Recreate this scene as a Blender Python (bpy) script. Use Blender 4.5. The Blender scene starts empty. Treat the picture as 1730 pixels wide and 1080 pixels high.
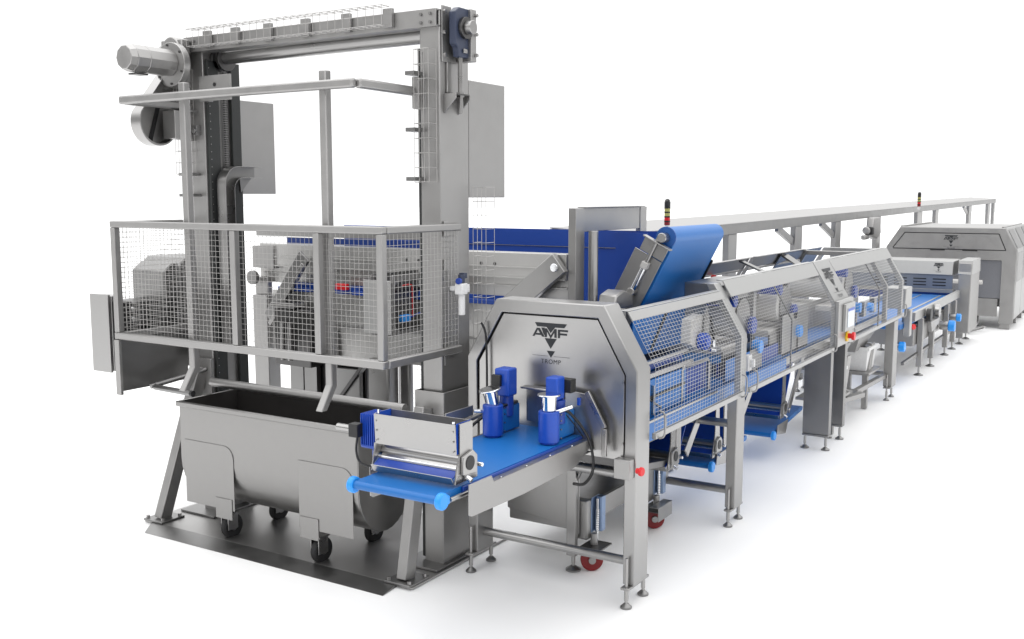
import bpy, math, random
from mathutils import Vector, Matrix
random.seed(7)
sc = bpy.context.scene
col = sc.collection
PI = math.pi
V = Vector

# ------------------------------------------------------------------ materials
def nt(name):
    m = bpy.data.materials.new(name); m.use_nodes = True
    n = m.node_tree; b = n.nodes['Principled BSDF']
    return m, n, b
def metal(name, c, rough=.38, met=1.0, brush=(1, 1, 1), bump=.02, var=.10, scale=9, grain=220):
    m, n, b = nt(name)
    tc = n.nodes.new('ShaderNodeTexCoord'); mp = n.nodes.new('ShaderNodeMapping')
    mp.inputs['Scale'].default_value = brush
    n.links.new(tc.outputs['Object'], mp.inputs['Vector'])
    f = n.nodes.new('ShaderNodeTexNoise'); f.inputs['Scale'].default_value = grain; f.inputs['Detail'].default_value = 3
    n.links.new(mp.outputs[0], f.inputs['Vector'])
    g = n.nodes.new('ShaderNodeTexNoise'); g.inputs['Scale'].default_value = scale; g.inputs['Detail'].default_value = 4
    n.links.new(tc.outputs['Object'], g.inputs['Vector'])
    mr = n.nodes.new('ShaderNodeMapRange'); mr.inputs[3].default_value = rough - var; mr.inputs[4].default_value = rough + var
    n.links.new(g.outputs['Fac'], mr.inputs[0]); n.links.new(mr.outputs[0], b.inputs['Roughness'])
    cr = n.nodes.new('ShaderNodeMapRange'); cr.inputs[3].default_value = .93; cr.inputs[4].default_value = 1.07
    n.links.new(g.outputs['Fac'], cr.inputs[0])
    mx = n.nodes.new('ShaderNodeVectorMath'); mx.operation = 'SCALE'; mx.inputs[0].default_value = c
    n.links.new(cr.outputs[0], mx.inputs['Scale']); n.links.new(mx.outputs[0], b.inputs['Base Color'])
    bp = n.nodes.new('ShaderNodeBump'); bp.inputs['Strength'].default_value = bump; bp.inputs['Distance'].default_value = .002
    n.links.new(f.outputs['Fac'], bp.inputs['Height']); n.links.new(bp.outputs[0], b.inputs['Normal'])
    b.inputs['Metallic'].default_value = met
    return m
def plain(name, c, rough=.5, met=0, spec=.5, tex=0, texscale=60):
    m, n, b = nt(name)
    b.inputs['Roughness'].default_value = rough; b.inputs['Metallic'].default_value = met
    b.inputs['Specular IOR Level'].default_value = spec
    tc = n.nodes.new('ShaderNodeTexCoord')
    g = n.nodes.new('ShaderNodeTexNoise'); g.inputs['Scale'].default_value = texscale; g.inputs['Detail'].default_value = 3
    n.links.new(tc.outputs['Object'], g.inputs['Vector'])
    cr = n.nodes.new('ShaderNodeMapRange'); cr.inputs[3].default_value = .9; cr.inputs[4].default_value = 1.1
    n.links.new(g.outputs['Fac'], cr.inputs[0])
    mx = n.nodes.new('ShaderNodeVectorMath'); mx.operation = 'SCALE'; mx.inputs[0].default_value = c
    n.links.new(cr.outputs[0], mx.inputs['Scale']); n.links.new(mx.outputs[0], b.inputs['Base Color'])
    if tex:
        bp = n.nodes.new('ShaderNodeBump'); bp.inputs['Strength'].default_value = tex; bp.inputs['Distance'].default_value = .001
        n.links.new(g.outputs['Fac'], bp.inputs['Height']); n.links.new(bp.outputs[0], b.inputs['Normal'])
    return m
STEEL = metal('steel', (.36, .355, .35), .42, met=.88)
STEELV = metal('steel_brushed', (.37, .366, .362), .32, met=.95, brush=(1, 1, .04), bump=.05, grain=160)
SATIN = metal('satin_panel', (.43, .425, .42), .30, met=.95, bump=.008, var=.05, scale=10)
BRIGHT = metal('bright_steel', (.39, .385, .38), .3)
TROUGH = metal('trough_steel', (.295, .29, .285), .34, met=.92)
HOPPER = metal('hopper_steel', (.50, .495, .485), .38, met=.8, brush=(1, 1, .04))
CHROME = metal('polished_steel', (.75, .76, .78), .1, var=.04, bump=0)
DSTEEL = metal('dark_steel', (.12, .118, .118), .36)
MSTEEL = metal('mid_steel', (.26, .258, .256), .40)
PLATE = metal('base_plate_steel', (.42, .415, .41), .42, scale=3, var=.08)
WIRE = metal('wire', (.44, .43, .42), .4, met=.6)
GWIRE = metal('guard_wire', (.46, .455, .45), .4, met=.7)
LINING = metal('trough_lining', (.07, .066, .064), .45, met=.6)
LPANEL = metal('light_panel', (.41, .41, .405), .42, met=.8)
NAVY = plain('navy_blue_paint', (.009, .045, .30), .38)
RBLUE = plain('royal_blue_paint', (.009, .065, .42), .35)
BELT = plain('blue_belt', (.006, .13, .42), .42, tex=.25, texscale=300)
DBELT = plain('deep_blue_belt', (.007, .050, .30), .4, tex=.1, texscale=300)
SKY = plain('light_blue_plastic', (.02, .28, .80), .35)
BEAR = plain('bearing_paint', (.03, .04, .075), .4)
BLACK = plain('black_plastic', (.012, .012, .013), .45)
RUBBER = plain('black_rubber', (.015, .015, .016), .7, tex=.3, texscale=120)
GUIDE = plain('guide_plastic', (.022, .024, .024), .5, tex=.3, texscale=40)
RED = plain('red_plastic', (.62, .01, .015), .35)
DRED = plain('red_polyurethane', (.20, .008, .01), .45)
YEL = plain('yellow_plastic', (.75, .45, .01), .4)
AMBER = plain('lens_yellow', (.40, .38, .12), .25)
WHITE = plain('white_plastic', (.72, .72, .72), .4)
CREAM = plain('white_roller', (.50, .49, .475), .45)
PRINT = plain('dark_print', (.022, .024, .027), .55)
FLOOR = plain('white_floor', (.90, .90, .90), .55, spec=.3, texscale=.6)
HOSEM = plain('hose_red', (.45, .02, .02), .4)
SCREEN = plain('screen_glass', (.55, .60, .66), .12)

# ------------------------------------------------------------------ mesh builder
class MB:
    def __init__(s): s.v = []; s.f = []
    def add(s, vs, fs):
        o = len(s.v); s.v += [tuple(v) for v in vs]; s.f += [tuple(i + o for i in f) for f in fs]; return s
    def box(s, x0, x1, y0, y1, z0, z1):
        if x0 > x1: x0, x1 = x1, x0
        if y0 > y1: y0, y1 = y1, y0
        if z0 > z1: z0, z1 = z1, z0
        vs = [(x0, y0, z0), (x1, y0, z0), (x1, y1, z0), (x0, y1, z0), (x0, y0, z1), (x1, y0, z1), (x1, y1, z1), (x0, y1, z1)]
        return s.add(vs, [(0, 3, 2, 1), (4, 5, 6, 7), (0, 1, 5, 4), (1, 2, 6, 5), (2, 3, 7, 6), (3, 0, 4, 7)])
    def bar(s, p, q, w, h, up=(0, 0, 1)):
        p, q, up = V(p), V(q), V(up); d = (q - p).normalized()
        if abs(d.dot(up)) > .98: up = V((1, 0, 0))
        a = d.cross(up).normalized(); b = a.cross(d).normalized()
        vs = []
        for e in (p, q):
            for sa, sb in ((-1, -1), (1, -1), (1, 1), (-1, 1)): vs.append(e + a * sa * w / 2 + b * sb * h / 2)
        return s.add(vs, [(0, 1, 2, 3), (7, 6, 5, 4), (0, 4, 5, 1), (1, 5, 6, 2), (2, 6, 7, 3), (3, 7, 4, 0)])
    def cyl(s, p, q, r, n=20, r2=None, cap=True):
        p, q = V(p), V(q); d = (q - p).normalized(); r2 = r if r2 is None else r2
        u = V((0, 0, 1)) if abs(d.z) < .9 else V((1, 0, 0))
        a = d.cross(u).normalized(); b = a.cross(d).normalized(); vs = []
        for e, rr in ((p, r), (q, r2)):
            for i in range(n):
                t = 2 * PI * i / n; vs.append(e + a * rr * math.cos(t) + b * rr * math.sin(t))
        fs = [(i, (i + 1) % n, n + (i + 1) % n, n + i) for i in range(n)]
        if cap: fs += [tuple(range(n))[::-1], tuple(range(n, 2 * n))]
        return s.add(vs, fs)
    def wire(s, p, q, r): return s.cyl(p, q, r, 4, cap=False)
    def path(s, pts, r, n=8, sub=4):
        P = [V(p) for p in pts]
        if sub > 1 and len(P) > 2:
            Q = []
            for i in range(len(P) - 1):
                p0 = P[max(i - 1, 0)]; p1 = P[i]; p2 = P[i + 1]; p3 = P[min(i + 2, len(P) - 1)]
                for k in range(sub):
                    t = k / sub
                    Q.append(.5 * ((2 * p1) + (p2 - p0) * t + (2 * p0 - 5 * p1 + 4 * p2 - p3) * t * t + (3 * p1 - p0 - 3 * p2 + p3) * t ** 3))
            Q.append(P[-1]); P = Q
        vs = []; fs = []; a = None
        for i, p in enumerate(P):
            d = (P[min(i + 1, len(P) - 1)] - P[max(i - 1, 0)]).normalized()
            if a is None:
                u = V((0, 0, 1)) if abs(d.z) < .9 else V((1, 0, 0)); a = d.cross(u).normalized()
            a = (a - d * a.dot(d)).normalized(); b = d.cross(a)
            for k in range(n):
                t = 2 * PI * k / n; vs.append(p + a * r * math.cos(t) + b * r * math.sin(t))
        for i in range(len(P) - 1):
            for k in range(n):
                fs.append((i * n + k, i * n + (k + 1) % n, (i + 1) * n + (k + 1) % n, (i + 1) * n + k))
        m = len(P) - 1
        fs += [tuple(range(n))[::-1], tuple(m * n + k for k in range(n))]
        return s.add(vs, fs)
    def prism(s, pts, axis, a0, a1):
        # pts: 2-D outline; axis 'x': pts are (y,z); 'y': (x,z); 'z': (x,y)
        if a0 > a1: a0, a1 = a1, a0
        def m(p, a): return {'x': (a, p[0], p[1]), 'y': (p[0], a, p[1]), 'z': (p[0], p[1], a)}[axis]
        n = len(pts); area = sum(pts[i][0] * pts[(i + 1) % n][1] - pts[(i + 1) % n][0] * pts[i][1] for i in range(n))
        ccw = area > 0
        if axis == 'y': ccw = not ccw
        if not ccw: pts = pts[::-1]
        vs = [m(p, a0) for p in pts] + [m(p, a1) for p in pts]
        fs = [tuple(range(n))[::-1], tuple(range(n, 2 * n))] + [(i, (i + 1) % n, n + (i + 1) % n, n + i) for i in range(n)]
        return s.add(vs, fs)
    def ring(s, outer, inner, axis, a0, a1):
        # plate with one hole; outlines of equal length
        def m(p, a): return {'x': (a, p[0], p[1]), 'y': (p[0], a, p[1]), 'z': (p[0], p[1], a)}[axis]
        n = len(outer)
        vs = [m(p, a0) for p in outer] + [m(p, a0) for p in inner] + [m(p, a1) for p in outer] + [m(p, a1) for p in inner]
        fs = []
        for i in range(n):
            j = (i + 1) % n
            fs += [(i, j, n + j, n + i), (2 * n + j, 2 * n + i, 3 * n + i, 3 * n + j), (j, i, 2 * n + i, 2 * n + j), (n + i, n + j, 3 * n + j, 3 * n + i)]
        return s.add(vs, fs)
    def grid(s, o, u, v, du, dv, r):
        # welded wire: o corner, u and v full edge vectors, spacings
        o, u, v = V(o), V(u), V(v); nu = max(1, round(u.length / du)); nv = max(1, round(v.length / dv))
        nrm = u.cross(v).normalized() * r * 1.2
        for i in range(nu + 1): s.wire(o + u * (i / nu) + nrm, o + u * (i / nu) + v + nrm, r)
        for j in range(nv + 1): s.wire(o + v * (j / nv) - nrm, o + v * (j / nv) + u - nrm, r)
        return s

ROOT = {}
def empty(name, loc, label, cat, group=None, rz=0):
    o = bpy.data.objects.new(name, None); col.objects.link(o); o.location = loc; o.rotation_euler = (0, 0, rz)
    o.empty_display_size = .2
    tag(o, label, cat, group); ROOT[o.name] = V(loc); return o
def tag(o, label, cat=None, group=None):
    o['label'] = label
    if cat: o['category'] = cat
    if group: o['group'] = group
    return o
def obj(name, mb, mat, parent=None, bev=.0025, smooth=True, label=None):
    me = bpy.data.meshes.new(name); off = ROOT.get(parent.name, V((0, 0, 0))) if parent else V((0, 0, 0))
    me.from_pydata([tuple(V(v) - off) for v in mb.v], [], mb.f); me.validate(); me.update()
    import bmesh
    bm = bmesh.new(); bm.from_mesh(me); bmesh.ops.recalc_face_normals(bm, faces=bm.faces); bm.to_mesh(me); bm.free()
    me.materials.append(mat)
    if smooth:
        me.shade_smooth()
        me.set_sharp_from_angle(angle=math.radians(32))
    o = bpy.data.objects.new(name, me); col.objects.link(o)
    if parent:
        o.parent = parent; ROOT[o.name] = off
    else: ROOT[o.name] = V((0, 0, 0))
    if bev:
        b = o.modifiers.new('bevel', 'BEVEL'); b.width = bev; b.segments = 2; b.limit_method = 'ANGLE'; b.angle_limit = math.radians(50)
    if label: o['label'] = label
    return o
def copy_tree(o, loc=None, parent=None, label=None):
    c = o.copy(); col.objects.link(c)
    if parent: c.parent = parent
    if loc is not None: c.location = loc
    if label: c['label'] = label
    for ch in list(kids[o.name]): 
        copy_tree(ch, parent=c)
    return c
kids = {}
def index():
    kids.clear()
    for o in bpy.data.objects: kids.setdefault(o.name, [])
    for o in bpy.data.objects:
        if o.parent: kids[o.parent.name].append(o)
def B(x0, x1, y0, y1, z0, z1): return MB().box(x0, x1, y0, y1, z0, z1)
def C(p, q, r, n=20, r2=None): return MB().cyl(p, q, r, n, r2)
def hexbolts(mb, pts, axis, r=.011, h=.012):
    for p in pts:
        q = V(p) + V(axis) * h; mb.cyl(p, q, r, 6)
    return mb

# ------------------------------------------------------------------ logo (flat printed mark); map(u,v) -> world point, n = outward normal
def logo(parent, o, u, v, s, text=True, name='printed_logo'):
    o, u, v = V(o), V(u), V(v); n = u.cross(v).normalized() * .0012
    polys = [
        [(195, 245), (820, 245), (768, 315), (590, 315), (505, 415), (425, 315), (262, 315), (240, 318)],   # top bar with centre dip
        [(320, 330), (385, 330), (385, 455), (372, 455)],
        [(388, 508), (622, 508), (505, 685)],
        [(430, 722), (592, 722), (512, 839)],
        [(145, 811), (455, 811), (455, 816), (145, 816)], [(570, 811), (880, 811), (880, 816), (570, 816)],
        # A
        [(145, 487), (232, 340), (272, 340), (186, 487)], [(232, 340), (290, 340), (384, 487), (336, 487)], [(205, 430), (312, 430), (335, 462), (188, 462)],
        # M
        [(388, 340), (430, 340), (430, 490), (388, 490)], [(430, 340), (505, 455), (505, 510), (422, 378)], [(580, 340), (505, 455), (505, 510), (592, 378)], [(576, 340), (620, 340), (620, 490), (576, 490)],
        # F
        [(645, 345), (685, 345), (685, 490), (645, 490)], [(685, 345), (838, 345), (838, 378), (685, 378)], [(685, 405), (822, 405), (822, 440), (685, 440)],
    ]
    mb = MB()
    for k, p in enumerate(polys):
        vs = [o + u * ((x - 505) * s) - v * ((y - 245) * s) + n * (1 + .15 * (k % 3)) for x, y in p]
        mb.add(vs, [tuple(range(len(vs)))])
    lo = obj(name, mb, PRINT, parent, bev=0, smooth=False)
    if text:
        cu = bpy.data.curves.new('t', 'FONT'); cu.body = 'TROMP'; cu.size = 1; cu.space_character = 1.12
        t = bpy.data.objects.new('t', cu); col.objects.link(t)
        bpy.context.view_layer.update()
        me = bpy.data.meshes.new_from_object(t.evaluated_get(bpy.context.evaluated_depsgraph_get()))
        xs = [w.co.x for w in me.vertices]; ys = [w.co.y for w in me.vertices]; x0, x1, y0, y1 = min(xs), max(xs), min(ys), max(ys)
        vs = [o + u * ((320 + (w.co.x - x0) / (x1 - x0) * 385 - 505) * s) - v * ((944 - (w.co.y - y0) / (y1 - y0) * 76 - 245) * s) + n for w in me.vertices]
        mb = MB().add(vs, [tuple(p.vertices) for p in me.polygons])
        bpy.data.objects.remove(t); bpy.data.curves.remove(cu); bpy.data.meshes.remove(me)
        obj('printed_lettering', mb, PRINT, parent, bev=0, smooth=False)
    return lo

# ================================================================== SETTING
fl = MB().add([(-60, -120, 0), (160, -120, 0), (160, 160, 0), (-60, 160, 0)], [(0, 1, 2, 3)])
fo = obj('floor', fl, FLOOR, bev=0, smooth=False); fo['kind'] = 'structure'

# ================================================================== BOWL LIFT
lift = empty('trough_lift', (5.2, 4.9, 0), 'tall grey steel portal lift with motor on top straddling the open dough trough', 'lift')
obj('base_plate', B(4.72, 5.93, 3.66, 6.14, .004, .018), PLATE, lift, bev=.002)
rp = MB().add([(4.56, 3.76, .003), (4.56, 5.94, .003), (4.72, 6.06, .018), (4.72, 3.78, .018), (4.56, 3.76, .001), (4.56, 5.94, .001), (4.72, 6.06, .001), (4.72, 3.78, .001)],
              [(0, 3, 2, 1), (4, 5, 6, 7), (0, 1, 5, 4), (1, 2, 6, 5), (2, 3, 7, 6), (3, 0, 4, 7)])
obj('entry_ramp', rp, MSTEEL, lift, bev=0)
CR = (3.71, 3.86); CL = (5.80, 5.95); CX = (5.12, 5.43)
cr = obj('column', B(*CX, *CR, .02, 3.52), STEEL, lift, bev=.006)
cl = obj('column', B(*CX, *CL, .02, 3.50), STEEL, lift, bev=.006)
obj('column_foot_plate', B(5.00, 5.58, 3.68, 3.98, .02, .035), MSTEEL, lift)
obj('column_foot_plate', B(5.00, 5.58, 5.72, 6.08, .02, .035), MSTEEL, lift)
# sleeves round the columns
def sleeve(y0, y1, z0, z1):
    x0, x1 = 5.085, 5.50; t = .008
    mb = B(x0, x0 + t, y0, y1, z0, z1).box(x1 - t, x1, y0, y1, z0, z1).box(x0 + t, x1 - t, y0, y0 + t, z0, z1).box(x0 + t, x1 - t, y1 - t, y1, z0, z1)
    return mb
obj('column_sleeve', sleeve(3.675, 3.90, .80, 1.165), STEEL, lift, bev=.002)
obj('column_sleeve', B(5.085, 5.118, 5.79, 5.975, .80, 1.20).box(5.119, 5.30, 5.955, 5.975, .80, 1.20), STEEL, lift, bev=.002)
# braces
def brace(fx, fy, tx, ty, tz):
    obj('brace', MB().bar((fx, fy, .03), (tx, ty, tz), .075, .10, (1, 0, 0)), STEEL, lift, bev=.006)
    f = B(fx - .09, fx + .12, fy - .10, fy + .10, .019, .033)
    pl = obj('brace_foot', f, MSTEEL, lift)
    obj('bolt', hexbolts(MB(), [(fx - .065, fy - .08, .033), (fx - .065, fy + .08, .033), (fx + .09, fy - .08, .033), (fx + .09, fy + .08, .033)], (0, 0, 1), .013, .02), BRIGHT, pl, bev=0)
brace(4.79, 3.765, 5.04, 3.80, 1.07)
brace(4.80, 6.04, 5.06, 5.87, 1.14)
# beam (channel) with stiffeners and cable basket
bm_ = B(5.085, 5.095, 3.71, 5.95, 3.415, 3.52).box(5.095, 5.20, 3.71, 5.95, 3.51, 3.52).box(5.095, 5.20, 3.71, 5.95, 3.415, 3.425)
beam = obj('top_beam', bm_, STEEL, lift, bev=.002)
for y in (4.06, 4.40, 4.75, 5.09, 5.40, 5.68):
    obj('stiffener', B(5.055, 5.083, y - .035, y + .035, 3.43, 3.545), STEEL, beam, bev=.002)
obj('bolt', hexbolts(MB(), [(5.085, y, z) for y in (3.75, 3.82, 5.84, 5.91) for z in (3.44, 3.49)], (-1, 0, 0), .010, .012), MSTEEL, beam, bev=0)
def basket_y(y0, y1, x0, x1, z0, z1, step):
    mb = MB(); n = round((y1 - y0) / step); r = .0022
    for i in range(n + 1):
        y = y0 + (y1 - y0) * i / n
        mb.wire((x0, y, z1), (x0, y, z0), r); mb.wire((x0, y, z0), (x1, y, z0), r); mb.wire((x0, y, z1), (x1, y, z1), r)
    for z in (z0, (z0 + z1) / 2, z1): mb.wire((x0, y0, z), (x0, y1, z), r)
    for x in (x0 + (x1 - x0) * .5, x1): mb.wire((x, y0, z1), (x, y1, z1), r); mb.wire((x, y0, z0), (x, y1, z0), r)
    return mb
obj('cable_basket', basket_y(4.06, 5.82, 5.00, 5.08, 3.44, 3.56, .062), WIRE, lift, bev=0)
def basket_z(x0, x1, y0, y1, z0, z1, step=.085):
    mb = MB(); n = round((z1 - z0) / step); r = .002
    for i in range(n + 1):
        z = z0 + (z1 - z0) * i / n
        mb.wire((x0, y0, z), (x0, y1, z), r); mb.wire((x0, y0, z), (x1, y0, z), r); mb.wire((x0, y1, z), (x1, y1, z), r)
    for k in range(4):
        y = y0 + (y1 - y0) * k / 3; mb.wire((x0, y, z0), (x0, y, z1), r)
    for y in (y0, y1): mb.wire((x1, y, z0), (x1, y, z1), r)
    return mb
obj('cable_basket', basket_z(5.03, 5.11, 3.73, 3.84, 2.48, 3.28), WIRE, lift, bev=0)
obj('cable_basket', basket_z(5.02, 5.11, 5.90, 6.00, 2.55, 3.30), WIRE, lift, bev=0)
obj('cable_basket', basket_z(5.46, 5.56, 3.60, 3.70, .85, 2.45, .09), WIRE, lift, bev=0)
for z in (3.14, 2.80, 2.50): obj('basket_clip', B(5.02, 5.12, 3.83, 3.90, z - .012, z + .012), MSTEEL, lift, bev=.001)
for z in (3.0, 2.55, 2.40): obj('basket_clip', B(5.02, 5.12, 5.86, 5.98, z - .01, z + .01), MSTEEL, lift, bev=.001)
# shaft, bearing, tensioner on right column
obj('drive_shaft', C((5.27, 3.87, 3.40), (5.27, 5.79, 3.39), .053, 32), STEELV, lift, bev=0)
obj('bearing_mount', B(5.135, 5.235, 3.700, 3.709, 3.21, 3.545), STEEL, lift, bev=.003)
obj('bearing_mount', B(5.30, 5.36, 3.60, 3.709, 3.22, 3.535), STEEL, lift, bev=.003)
cy = 3.62; bx_ = 5.255; bz_ = 3.415
oc = [(bx_ - .06, bz_ - .12), (bx_ - .05, bz_ - .175), (bx_ + .055, bz_ - .175), (bx_ + .065, bz_ - .12), (bx_ + .095, bz_ - .10), (bx_ + .095, bz_ + .09), (bx_ + .06, bz_ + .12), (bx_ - .05, bz_ + .12), (bx_ - .09, bz_ + .09), (bx_ - .09, bz_ - .10)]
br = obj('bearing_housing', MB().prism(oc, 'y', cy, cy + .05), BEAR, lift, bev=.006)
obj('bearing_ring', C((bx_, cy - .025, bz_), (bx_, cy - .001, bz_), .066, 28), DSTEEL, br, bev=.002)
obj('shaft_end', C((bx_, cy - .07, bz_), (bx_, cy - .026, bz_), .042, 28), BRIGHT, br, bev=.003)
obj('bolt', hexbolts(MB(), [(5.15, 3.699, z) for z in (3.25, 3.385, 3.51)] + [(5.345, 3.599, z) for z in (3.26, 3.385, 3.50)], (0, -1, 0), .012, .018), BRIGHT, br, bev=0)
obj('lock_block', B(bx_ - .02, bx_ + .02, cy - .012, cy - .001, bz_ - .15, bz_ - .125), BRIGHT, br, bev=.002)
obj('tension_rod', C((bx_, 3.65, 3.24), (bx_, 3.65, 2.90), .016, 16), BRIGHT, lift, bev=0)
obj('rod_nut', C((bx_, 3.65, 3.0), (bx_, 3.65, 3.03), .028, 6), BRIGHT, lift, bev=0)
obj('rod_cover', B(5.18, 5.32, 3.695, 3.709, 3.025, 3.21), STEELV, lift, bev=.003)
for x in (5.165, 5.315):
    obj('tension_bracket', MB().prism([(3.709, 3.02), (3.62, 3.02), (3.62, 2.99), (3.709, 2.90)], 'x', x - .004, x + .004), STEEL, lift, bev=.001)
obj('bracket_shelf', B(5.17, 5.31, 3.62, 3.709, 3.01, 3.02), DSTEEL, lift, bev=.001)
# flat cover panels beside the columns
obj('cover_panel', B(5.50, 5.93, 3.755, 3.80, 2.385, 3.135), STEEL, lift, bev=.003)
obj('cover_panel', B(5.505, 5.94, 5.93, 5.975, 2.41, 3.12), STEEL, lift, bev=.003)
# guide rails and chain on inner face of left column
yi = CL[0]
for x0, x1 in ((5.135, 5.235), (5.355, 5.44)):
    obj('guide_rail', B(x0, x1, yi - .03, yi - .001, .05, 3.36), GUIDE, lift, bev=.003)
bl = MB()
for k in range(60): 
    z = .12 + k * .054; bl.cyl((5.147, yi - .031, z), (5.147, yi - .033, z), .004, 6)
obj('rail_screw', bl, BRIGHT, lift, bev=0)
ch = MB()
for k in range(58):
    z = 2.42 + k * .0165
    ch.box(5.287, 5.313, yi - .03, yi - .012, z, z + .011); ch.cyl((5.281, yi - .022, z + .005), (5.319, yi - .022, z + .005), .004, 6)
obj('drive_chain', ch, DSTEEL, lift, bev=0)
obj('chain_sprocket', C((5.27, 5.77, 3.375), (5.27, 5.795, 3.375), .085, 26).cyl((5.27, 5.71, 3.375), (5.27, 5.735, 3.375), .085, 26), DSTEEL, lift, bev=.002)
# mirrored rail on right column inner face
for x0, x1 in ((5.135, 5.235), (5.355, 5.44)):
    obj('guide_rail', B(x0, x1, CR[1] + .001, CR[1] + .03, .05, 3.3), GUIDE, lift, bev=.003)
# cross plate near the top left and curved chute plate
cpl = obj('cross_plate', B(5.045, 5.055, 5.44, 5.76, 3.06, 3.235), STEEL, lift, bev=.002)
obj('plate_hole', C((5.044, 5.60, 3.17), (5.041, 5.60, 3.17), .014, 14), BLACK, cpl, bev=0)
obj('plate_flange', B(5.056, 5.119, 5.70, 5.76, 3.06, 3.235), STEEL, cpl, bev=.002)
cp = []; 
def arc(cx, cz, r, a0, a1, n=10): return [(cx + r * math.cos(math.radians(a0 + (a1 - a0) * i / n)), cz + r * math.sin(math.radians(a0 + (a1 - a0) * i / n))) for i in range(n + 1)]
oo = [(5.170, 1.3)] + arc(5.30, 2.48, .130, 180, 90) + [(5.535, 2.61)]
ii = [(5.255, 1.3)] + arc(5.345, 2.44, .090, 180, 90) + [(5.535, 2.53)]
ch_ = obj('chute_channel', MB().prism(oo + ii[::-1], 'y', 5.745, 5.750), MSTEEL, lift, bev=0)
def band(c, t, y0, y1):
    n = []
    for i in range(len(c)):
        p0 = V((*c[max(i - 1, 0)], 0)); p1 = V((*c[min(i + 1, len(c) - 1)], 0)); d = (p1 - p0).normalized(); n.append((c[i][0] + d.y * t, c[i][1] - d.x * t))
    return MB().prism(c + n[::-1], 'y', y0, y1)
obj('channel_flange', band(oo, .004, 5.66, 5.744), BRIGHT, ch_, bev=0)
obj('channel_flange', band(ii, .004, 5.66, 5.744), BRIGHT, ch_, bev=0)
obj('chute_gusset', MB().prism([(5.345, 2.525), (5.46, 2.525), (5.355, 2.42)], 'y', 5.70, 5.72), MSTEEL, lift, bev=0)
# motor and gearbox
mo = obj('gearbox', B(5.0, 5.075, 5.87, 6.09, 3.16, 3.50).cyl((4.99, 5.98, 3.43), (5.075, 5.98, 3.43), .09, 28).cyl((5.18, 5.955, 3.39), (5.18, 6.24, 3.39), .12, 28), STEEL, lift, bev=.008)
obj('gear_flange', C((5.18, 6.06, 3.39), (5.18, 6.085, 3.39), .14, 28), STEEL, mo, bev=.003)
obj('gear_foot', B(5.06, 5.12, 5.98, 6.03, 3.02, 3.16), STEEL, mo, bev=.003)
obj('motor_flange', C((4.93, 5.92, 3.315), (4.985, 5.92, 3.315), .155, 32), STEEL, mo, bev=.004)
obj('bolt', hexbolts(MB(), [(4.93, 5.92 + .135 * math.cos(a), 3.315 + .135 * math.sin(a)) for a in (.4, 1.45, 2.5, 3.55, 4.6, 5.65)], (-1, 0, 0), .009, .008), DSTEEL, mo, bev=0)
mt = obj('motor', C((4.60, 5.92, 3.325), (4.93, 5.92, 3.325), .094, 10).cyl((4.55, 5.92, 3.325), (4.60, 5.92, 3.325), .080, 10, .095).cyl((4.70, 5.92, 3.325), (4.712, 5.92, 3.325), .0965, 10), STEEL, lift, bev=.004)
obj('motor_tag', B(4.62, 4.72, 5.89, 5.97, 3.218, 3.229), DSTEEL, mt, bev=.001)
# chain guard: drop-shaped case
R_ = .165; cx_, cz_ = 4.885, 2.915
drop = [(5.10, 3.24), (5.02, 3.29), (4.95, 3.25)] + [(cx_ + R_ * math.cos(math.radians(a)), cz_ + R_ * math.sin(math.radians(a))) for a in range(155, 381, 9)]
def inset(p, c, k): return [(c[0] + (x - c[0]) * k, c[1] + (z - c[1]) * k) for x, z in p]
ins = inset(drop, (4.93, 3.0), .94)
cg = obj('chain_guard', MB().ring(drop, ins, 'y', 6.00, 6.10), BRIGHT, lift, bev=.002)
obj('guard_back', MB().prism(inset(drop, (4.93, 3.0), .945), 'y', 6.085, 6.093), STEEL, cg, bev=0)
obj('chain_slot', MB().bar((4.95, 6.08, 3.05), (4.86, 6.08, 2.77), .01, .03, (1, 0, 0)), BLACK, cg, bev=0)
obj('gear_case', B(4.94, 5.06, 5.90, 6.03, 2.80, 3.0).box(5.061, 5.119, 5.91, 5.99, 2.79, 3.02), STEEL, lift, bev=.004)
obj('limit_switch', B(5.08, 5.12, 5.84, 5.87, 2.83, 2.90).cyl((5.06, 5.855, 2.86), (5.10, 5.855, 2.86), .018, 12), MSTEEL, lift, bev=.002)
obj('service_cable', MB().path([(5.04, 3.78, 3.26), (5.05, 3.77, 3.0), (5.04, 3.785, 2.7), (5.05, 3.775, 2.5)], .005, 6, 4), MSTEEL, lift, bev=0)
# upper fork rails and hanging bars (carriage)
rail = MB().bar((4.55, 5.97, 3.04), (4.55, 3.90, 3.04), .045, .055)
fr = obj('carriage_rail', rail, STEEL, lift, bev=.012)
obj('carriage_rail', MB().bar((4.572, 3.895, 3.04), (5.12, 3.88, 3.035), .045, .055), STEEL, lift, bev=.012)
obj('carriage_rail', MB().bar((4.572, 5.965, 3.04), (5.12, 5.93, 3.035), .045, .055), STEEL, lift, bev=.012)
obj('rail_bracket', B(5.07, 5.12, 3.84, 3.885, 2.93, 3.12), STEEL, lift, bev=.002)
for y in (5.395, 4.17):
    mb = MB().prism([(4.575, 3.13), (4.625, 3.13), (4.625, 1.24), (4.53, 1.10), (4.48, 1.10), (4.575, 1.25)], 'y', y - .027, y + .027)
    obj('hanging_bar', mb, STEEL, lift, bev=.006)
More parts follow.
